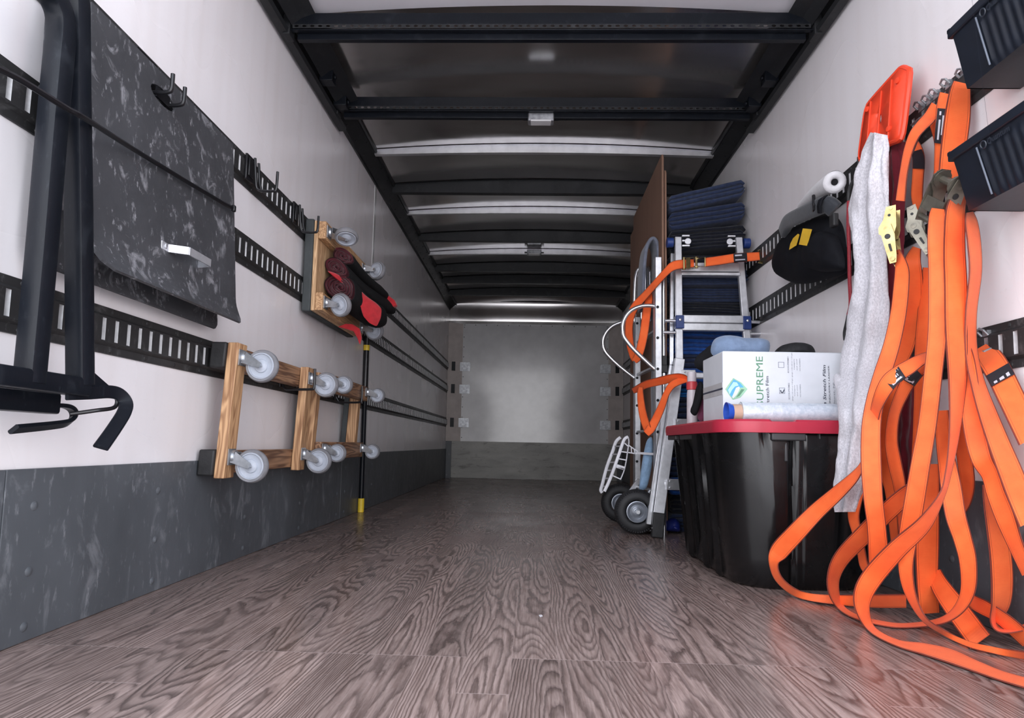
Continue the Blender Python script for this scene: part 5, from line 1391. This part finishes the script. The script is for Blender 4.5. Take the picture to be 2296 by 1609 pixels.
web_part(S2, [[(1419, 876, 12, 3.36), (1432, 870, 16, 3.33), (1450, 861, 17, 3.30), (1475, 855, 18, 3.28), (1500, 849, 19, 3.27), (1522, 846, 18, 3.26), (1536, 850, 17, 3.26), (1545, 858, 8, 3.27)],
  [(1540, 851, 12, 3.255), (1522, 855, 16, 3.245), (1506, 864, 16, 3.24), (1494, 883, 14, 3.24), (1482, 915, 17, 3.24), (1468, 945, 19, 3.24), (1458, 962, 20, 3.24), (1449, 972, 16, 3.245)],
  [(1437, 868, 10, 3.28), (1436, 885, 14, 3.275), (1440, 920, 17, 3.27), (1447, 948, 18, 3.265), (1454, 968, 16, 3.26)]], 'depth')

# ---------------- cloths and tools on the top rail
MT['heather'] = None
mh, t, b = new_mat('heather_grey_jersey')
f1 = noise_(t, coords(t, (1, 1, .6)), 220, 4, .7); f2 = noise_(t, coords(t), 9, 3)
link(t, mixc(t, ramp(t, f1, [(.35, 0.), (.65, 1.)]), (.44, .43, .46), (.66, .645, .68)), b.inputs['Base Color'])
b.inputs['Roughness'].default_value = .95; b.inputs['Specular IOR Level'].default_value = .15; b.inputs['Sheen Weight'].default_value = .15
bump(t, b, f1, .2, .003); MT['heather'] = mh
def drape(rows, bulge, folds, seed=0., nu=34, nv=8):
    """hanging cloth: rows (v, u left, u right, gap) measured on the wall side, folded front and flat back"""
    S = catmull(rows, nv); mb = MB(); R_ = []; n = nu
    for i, (v, ul, ur, g) in enumerate(S):
        row = []
        for j in range(2*n):
            fr = j < n; s = j/(n-1) if fr else 1-(j-n)/(n-1)
            p = atr(ul+(ur-ul)*s, v, g)
            if fr:
                h = bulge*math.sqrt(max(0, 1-(2*s-1)**2))
                for (fs, fw, fa) in folds: h += fa*math.exp(-((s-fs-.05*math.sin(v*.012+seed))/fw)**2)
                h += .013*noise.noise(V((s*3+seed+v*.006, v*.013, seed)))+.007*noise.noise(V((s*7-v*.02, v*.035, seed+4)))
                p = p+V((-h*.85, -h*.35, 0))
            row.append(len(mb.v)); mb.v.append(p)
        R_.append(row)
    k = 2*n
    for a, b_ in zip(R_, R_[1:]):
        for j in range(k): j2 = (j+1) % k; mb.face((a[j], b_[j], b_[j2], a[j2]))
    mb.face(R_[0]); mb.face(R_[-1][::-1])
    return mb
sp_ = thing('sweatpants', 'heather grey sweatpants hanging from the top rail between plate and straps', 'sweatpants', atr(1950, 700, .1))
obj('cloth', drape([(303, 1972, 1990, .17), (340, 1946, 1993, .165), (400, 1924, 1993, .16), (480, 1907, 1991, .15), (560, 1920, 1988, .14), (640, 1918, 1992, .135), (720, 1902, 1992, .13), (800, 1892, 1985, .13), (870, 1878, 1974, .19), (930, 1884, 1962, .235), (1000, 1884, 1948, .235), (1080, 1880, 1934, .24), (1120, 1881, 1924, .24), (1147, 1885, 1918, .24)], .034, [(.26, .12, .016), (.74, .11, .018), (.50, .045, -.030), (.12, .04, -.010), (.88, .05, -.008)], 1.3), 'heather', sp_, smooth=70)
mb = inflate([(1868, 838), (1880, 834), (1894, 850), (1904, 880), (1906, 915), (1896, 925), (1886, 900), (1880, 868)], lambda u, v: atr(u, v, .20), (-.9, -.4, 0), .02, n=30, rings=5, seed=2, back=.6)
obj('cuff', mb, 'heather', sp_, smooth=70)
MT['burgundy'] = fabric('burgundy_cloth', (.16, .014, .026), .85, .2, 20)
solo('hanging_cloth', drape([(318, 1990, 2030, .05), (380, 1988, 2034, .06), (480, 1986, 2028, .06), (600, 1986, 2026, .06), (700, 1984, 2018, .06), (770, 1986, 2010, .05), (800, 1992, 2002, .05)], .03, [(.3, .10, .012), (.65, .08, .012)], 3.1), 'burgundy', 'burgundy cloth hanging behind the gold ratchet next to the sweatpants', 'cloth', smooth=70)
solo('hanging_cloth', drape([(800, 2018, 2082, .03), (900, 2002, 2084, .03), (1000, 2004, 2076, .03), (1060, 2010, 2070, .03), (1100, 2018, 2060, .03)], .025, [(.25, .07, .010), (.5, .06, .012), (.75, .07, .010)], 5.), 'burgundy', 'dark burgundy strap bundle hanging low in shade behind the orange straps', 'cloth', smooth=70)
# red-orange plastic plate
MT['signal'] = simple('red_orange_plastic', (.80, .062, .022), .4, 0, .06, 20)
pp = thing('plastic_plate', 'red-orange ribbed plastic plate with a round hole standing on the rail hooks', 'plate', atr(1985, 330, .06))
gq = lambda u, v: atr(u, v, .07+.0002*(v-150))
out = [(2016, 158), (2024, 152), (2036, 156), (2040, 166), (2032, 240), (2024, 300), (2016, 314), (2004, 318), (1966, 336), (1938, 358), (1930, 352), (1933, 320), (1941, 260), (1946, 240), (1953, 228), (1985, 192)]
import bmesh
bm = bmesh.new()
def lp(pts):
    vs = [bm.verts.new(p) for p in pts]
    for i in range(len(vs)): bm.edges.new((vs[i], vs[(i+1) % len(vs)]))
lp([gq(*p) for p in out]); lp([gq(1975+6.5*math.cos(R(30*k)), 266+15*math.sin(R(30*k))) for k in range(12)])
bmesh.ops.triangle_fill(bm, use_beauty=True, edges=bm.edges[:]); mb = MB(); ix = {}
for v_ in bm.verts: ix[v_] = len(mb.v); mb.v.append(v_.co.copy())
for f_ in bm.faces: mb.face([ix[v_] for v_ in f_.verts])
bm.free()
pf_ = obj('panel', mb, 'signal', pp, smooth=20); s = pf_.modifiers.new('t', 'SOLIDIFY'); s.thickness = .016; s.offset = 1 if False else 0
for (a, b_) in (((1958, 228), (1948, 335)), ((1982, 205), (1971, 326)), ((2005, 180), (1996, 312))):
    obj('rib', MB().bar(gq(*a)+V((-.010, -.003, 0)), gq(*b_)+V((-.009, -.003, 0)), .004, .005, (1, 0, 0)), 'signal', pp, bevel=.001)
obj('rim', MB().tube([gq(*p)+V((.0, .0, 0)) for p in catmull(out+[out[0]], 2)][:-1], .0095, 8, closed=True), 'signal', pp)
for (u, v) in ((1951, 246), (2019, 182), (1999, 290)): obj('stud', MB().lathe([(.010, 0), (.009, .006), (0, .007)], gq(u, v)+V((-.008, -.003, 0)), (-1, -.3, 0), 12), 'signal', pp)
# tool bag with yellow tags
MT['canvas'] = fabric('black_canvas_bag', (.0045, .005, .0075), .8, .3, 40, .2)
MT['grey_nylon'] = fabric('grey_nylon_strap', (.030, .033, .040), .6, .2, 60, .2)
MT['tag_yellow'] = simple('yellow_tag', (.75, .46, .035), .5)
bg_ = thing('tool_bag', 'black canvas tool bag with yellow tags hanging from the top rail hook', 'bag', atr(1820, 560, .10))
obj('body', inflate([(1734, 598), (1744, 570), (1752, 545), (1770, 520), (1795, 503), (1830, 490), (1858, 478), (1884, 490), (1893, 520), (1899, 555), (1901, 590), (1900, 612), (1872, 620), (1846, 628), (1815, 636), (1782, 636), (1758, 626), (1742, 614)], lambda u, v: atr(u, v, .075), (-.85, -.4, 0), .085, n=64, rings=12, seed=3, rough=.22, freq=7, back=.5), 'canvas', bg_, smooth=70)
obj('pocket', inflate([(1802, 560), (1820, 528), (1850, 515), (1880, 530), (1893, 570), (1896, 606), (1850, 610), (1815, 604), (1798, 590)], lambda u, v: atr(u, v, .115), (-.85, -.4, 0), .06, n=44, rings=8, seed=9, rough=.15, back=.2), 'canvas', bg_, smooth=70)
mb = MB(); path = [atr(u, v, g) for u, v, g in ((1757, 520, .13), (1768, 497, .14), (1795, 482, .15), (1830, 466, .15), (1855, 458, .14), (1872, 470, .12))]
mb.sweep([V(p) for p in catmull([tuple(p) for p in path], 5)], rrect(.062, .034, .012, 2), (1, .4, 0), scl=None)
obj('rolled_strap', mb, 'grey_nylon', bg_, smooth=50)
obj('strap_band', MB().sweep([atr(1838, 478, .165), atr(1836, 462, .172), atr(1840, 448, .168), atr(1850, 440, .15)], rrect(.028, .006, .002, 1), (1, 0, 0)), 'canvas', bg_, smooth=50)
obj('buckle', MB().box(atr(1858, 484, .15), atr(1882, 505, .13)), 'rubber', bg_, bevel=.005)
def tagquad(pix, g, mat, name, par):
    p = [atr(u, v, g) for u, v in pix]; return obj(name, MB().prism(p, (-.002, -.001, 0)), mat, par, smooth=0)
tagquad([(1801, 512), (1821, 514), (1810, 551), (1792, 548)], .165, 'tag_yellow', 'tag', bg_)
tagquad([(1790, 524), (1793, 526), (1786, 550), (1770, 560), (1773, 546), (1779, 534)], .158, 'tag_yellow', 'tag', bg_)
MT['white_cloth'] = fabric('white_towel', (.62, .61, .63), .9, .08, 30)
tw = thing('rolled_towel', 'white rolled towel lying over the tool bag hook', 'towel', atr(1850, 420, .08))
pth = [atr(u, v, g) for u, v, g in ((1802, 462, .05), (1818, 446, .07), (1838, 428, .09), (1860, 413, .11), (1872, 408, .125))]
pth = [V(p) for p in catmull([tuple(p) for p in pth], 5)]
obj('roll', MB().tube(pth, .036, 20, cap=False, scl=[(.75+.25*i/(len(pth)-1), .6+.55*i/(len(pth)-1)) for i in range(len(pth))]), 'white_cloth', tw, smooth=60)
e = pth[-1]; dr = (pth[-1]-pth[-2]).normalized()
obj('inner_layer', MB().torus(e-dr*.004, dr, .026, .014, 20, 8), 'white_cloth', tw, smooth=60)
obj('dark_core', MB().cyl(e-dr*.03, e-dr*.004, .018, 14), 'black_cloth', tw)
prong = thing('rail_hook', 'black prong of the rail hook sticking up behind the tool bag', 'hook', atr(1825, 450, .06), 'black prong hooks on the cargo rail')
obj('prong', MB().tube(catmull([tuple(atr(u, v, g)) for u, v, g in ((1815, 490, .03), (1822, 482, .13), (1826, 468, .165), (1824, 438, .165))], 4), .006, 8), 'rod', prong)
rh2 = thing('rail_hook', 'black rail hook with one prong showing beside the red-orange plate', 'hook', atr(1926, 380, .06), 'black prong hooks on the cargo rail')
obj('prong', MB().tube(catmull([tuple(atr(u, v, g)) for u, v, g in ((1916, 402, .02), (1921, 410, .07), (1924, 396, .09), (1925, 352, .09))], 4), .005, 8), 'rod', rh2)
# red bungee
MT['cord_red'] = simple('red_bungee', (.25, .015, .025), .6, 0, .3, 200)
rc = thing('bungee_cord', 'dark red bungee cord hanging from the top rail by the tool bag', 'bungee cord', atr(1904, 600, .07))
obj('cord', MB().tube(catmull([tuple(atr(u, v, .10)) for u, v in ((1903, 448), (1902, 500), (1904, 570), (1905, 630), (1907, 680), (1902, 705))], 5), .0065, 8), 'cord_red', rc)
obj('hook', MB().tube(catmull([tuple(atr(u, v, g)) for u, v, g in ((1903, 450, .10), (1904, 432, .10), (1910, 414, .085), (1918, 402, .06), (1924, 398, .03))], 5), .008, 8), 'rubber', rc)
obj('hook', MB().tube(catmull([tuple(atr(u, v, g)) for u, v, g in ((1902, 703, .10), (1898, 722, .10), (1893, 745, .10), (1894, 762, .10))], 5), .005, 8), 'rubber', rc)

# ---------------- black hanging bins at the near end
MT['bin'] = simple('black_bin_plastic', (.006, .009, .016), .42, 0, .2, 20, .05, 60)
MT['bin_logo'] = simple('raised_logo', (.022, .027, .038), .35)
MT['bin_ridge'] = simple('pale_worn_ridge', (.14, .16, .20), .3)  # pale strip on the bin front, a glossy highlight painted as colour
def hang_bin(label, rim, bot, ya, scale_z=1.):
    """rim and bot are the near-aisle upper and lower corners of the far end"""
    ye = rim.y; r = thing('hanging_bin', label, 'bin', ((rim.x+WR)/2, (ya+ye)/2, bot.z), 'black hanging bins')
    xr, xb, zr, zb_ = rim.x, bot.x, rim.z, bot.z
    L = ye-ya; nY = 150
    def front(a, c):
        y = ye-.004-(L-.008)*a; x = xr+.008+(xb-xr-.008)*c; z = zr-.022+(zb_-zr+.022)*c
        if ye-y > .095 and .12 < c < .97: x -= .0042*(.5+.5*math.cos((y-ye)*2*math.pi/.024))*min(1, (c-.12)/.08)*min(1, (.97-c)/.05)
        return (x, y, z)
    mb = MB().grid(front, nY, 14)
    xw = WR-.016
    mb.prism([(xr+.008, ye-.004, zr-.002), (xb, ye-.004, zb_), (xw, ye-.004, zb_), (xw, ye-.004, zr+.03)], (0, .004, 0))
    mb.prism([(xr+.008, ya, zr-.002), (xb, ya, zb_), (xw, ya, zb_), (xw, ya, zr+.03)], (0, .004, 0))
    mb.box((xb, ya, zb_), (xw, ye, zb_+.004)); mb.box((xw, ya, zb_), (xw+.004, ye, zr+.03))
    mb.box((xr+.012, ya, zr-.024), (xr+.015, ye, zr-.004))
    obj('body', mb, 'bin', r, smooth=40)
    obj('rim', MB().box((xr, ya, zr-.024), (xr+.016, ye+.006, zr)).box((xr, ye-.004, zr-.010), (xw, ye+.008, zr+.002)), 'bin', r, bevel=.003)
    d = V((xb-xr-.008, 0, zb_-zr+.022)); p = V((xr+.0065, ye-.088, zr-.030)); q = p+d*.88
    obj('ridge', MB().bar(p, q, .0035, .004, (0, 1, 0)), 'bin_ridge', r, bevel=.001)
    # raised maker's mark below the rim
    mb = MB(); org = V((xr+.0078, ye-.105, zr-.043)); dy = V((0, -1, 0)); dz = -d.normalized()
    nn_ = dy.cross(dz).normalized(); nn_ = nn_ if nn_.x < 0 else -nn_
    mb.torus(org+dy*.008+dz*.008+nn_*.001, nn_, .0085, .0018, 20, 6)
    text_mb(mb, 'Quantum', lambda x, y, z: org+dy*(.019+x*.018)+dz*(y*.018+.002)+nn_*.0012, 1., shear=.25, bold=.02)
    obj('raised_mark', mb, 'bin_logo', r, smooth=30)
    return r
b1_ = atx(2126, 66, 1.045); hang_bin('upper black plastic bin hanging on the top rail near the rear', b1_, V((1.085, b1_.y, atx(2174, 195, 1.085).z)), .96)
b2_ = atx(2127, 341, 1.040); hang_bin('lower black plastic bin hanging beside the orange strap bundle', b2_, V((1.083, b2_.y, atx(2186, 466, 1.083).z)), .96)
# a scrap of paper on the floor
solo('paper_scrap', MB().prism([atz(u, v, .0006) for u, v in ((1208, 1379), (1214, 1378), (1217, 1381), (1211, 1383))], (0, 0, .001)), 'white_tag', 'tiny white paper scrap on the wooden floor', 'paper scrap', smooth=0)
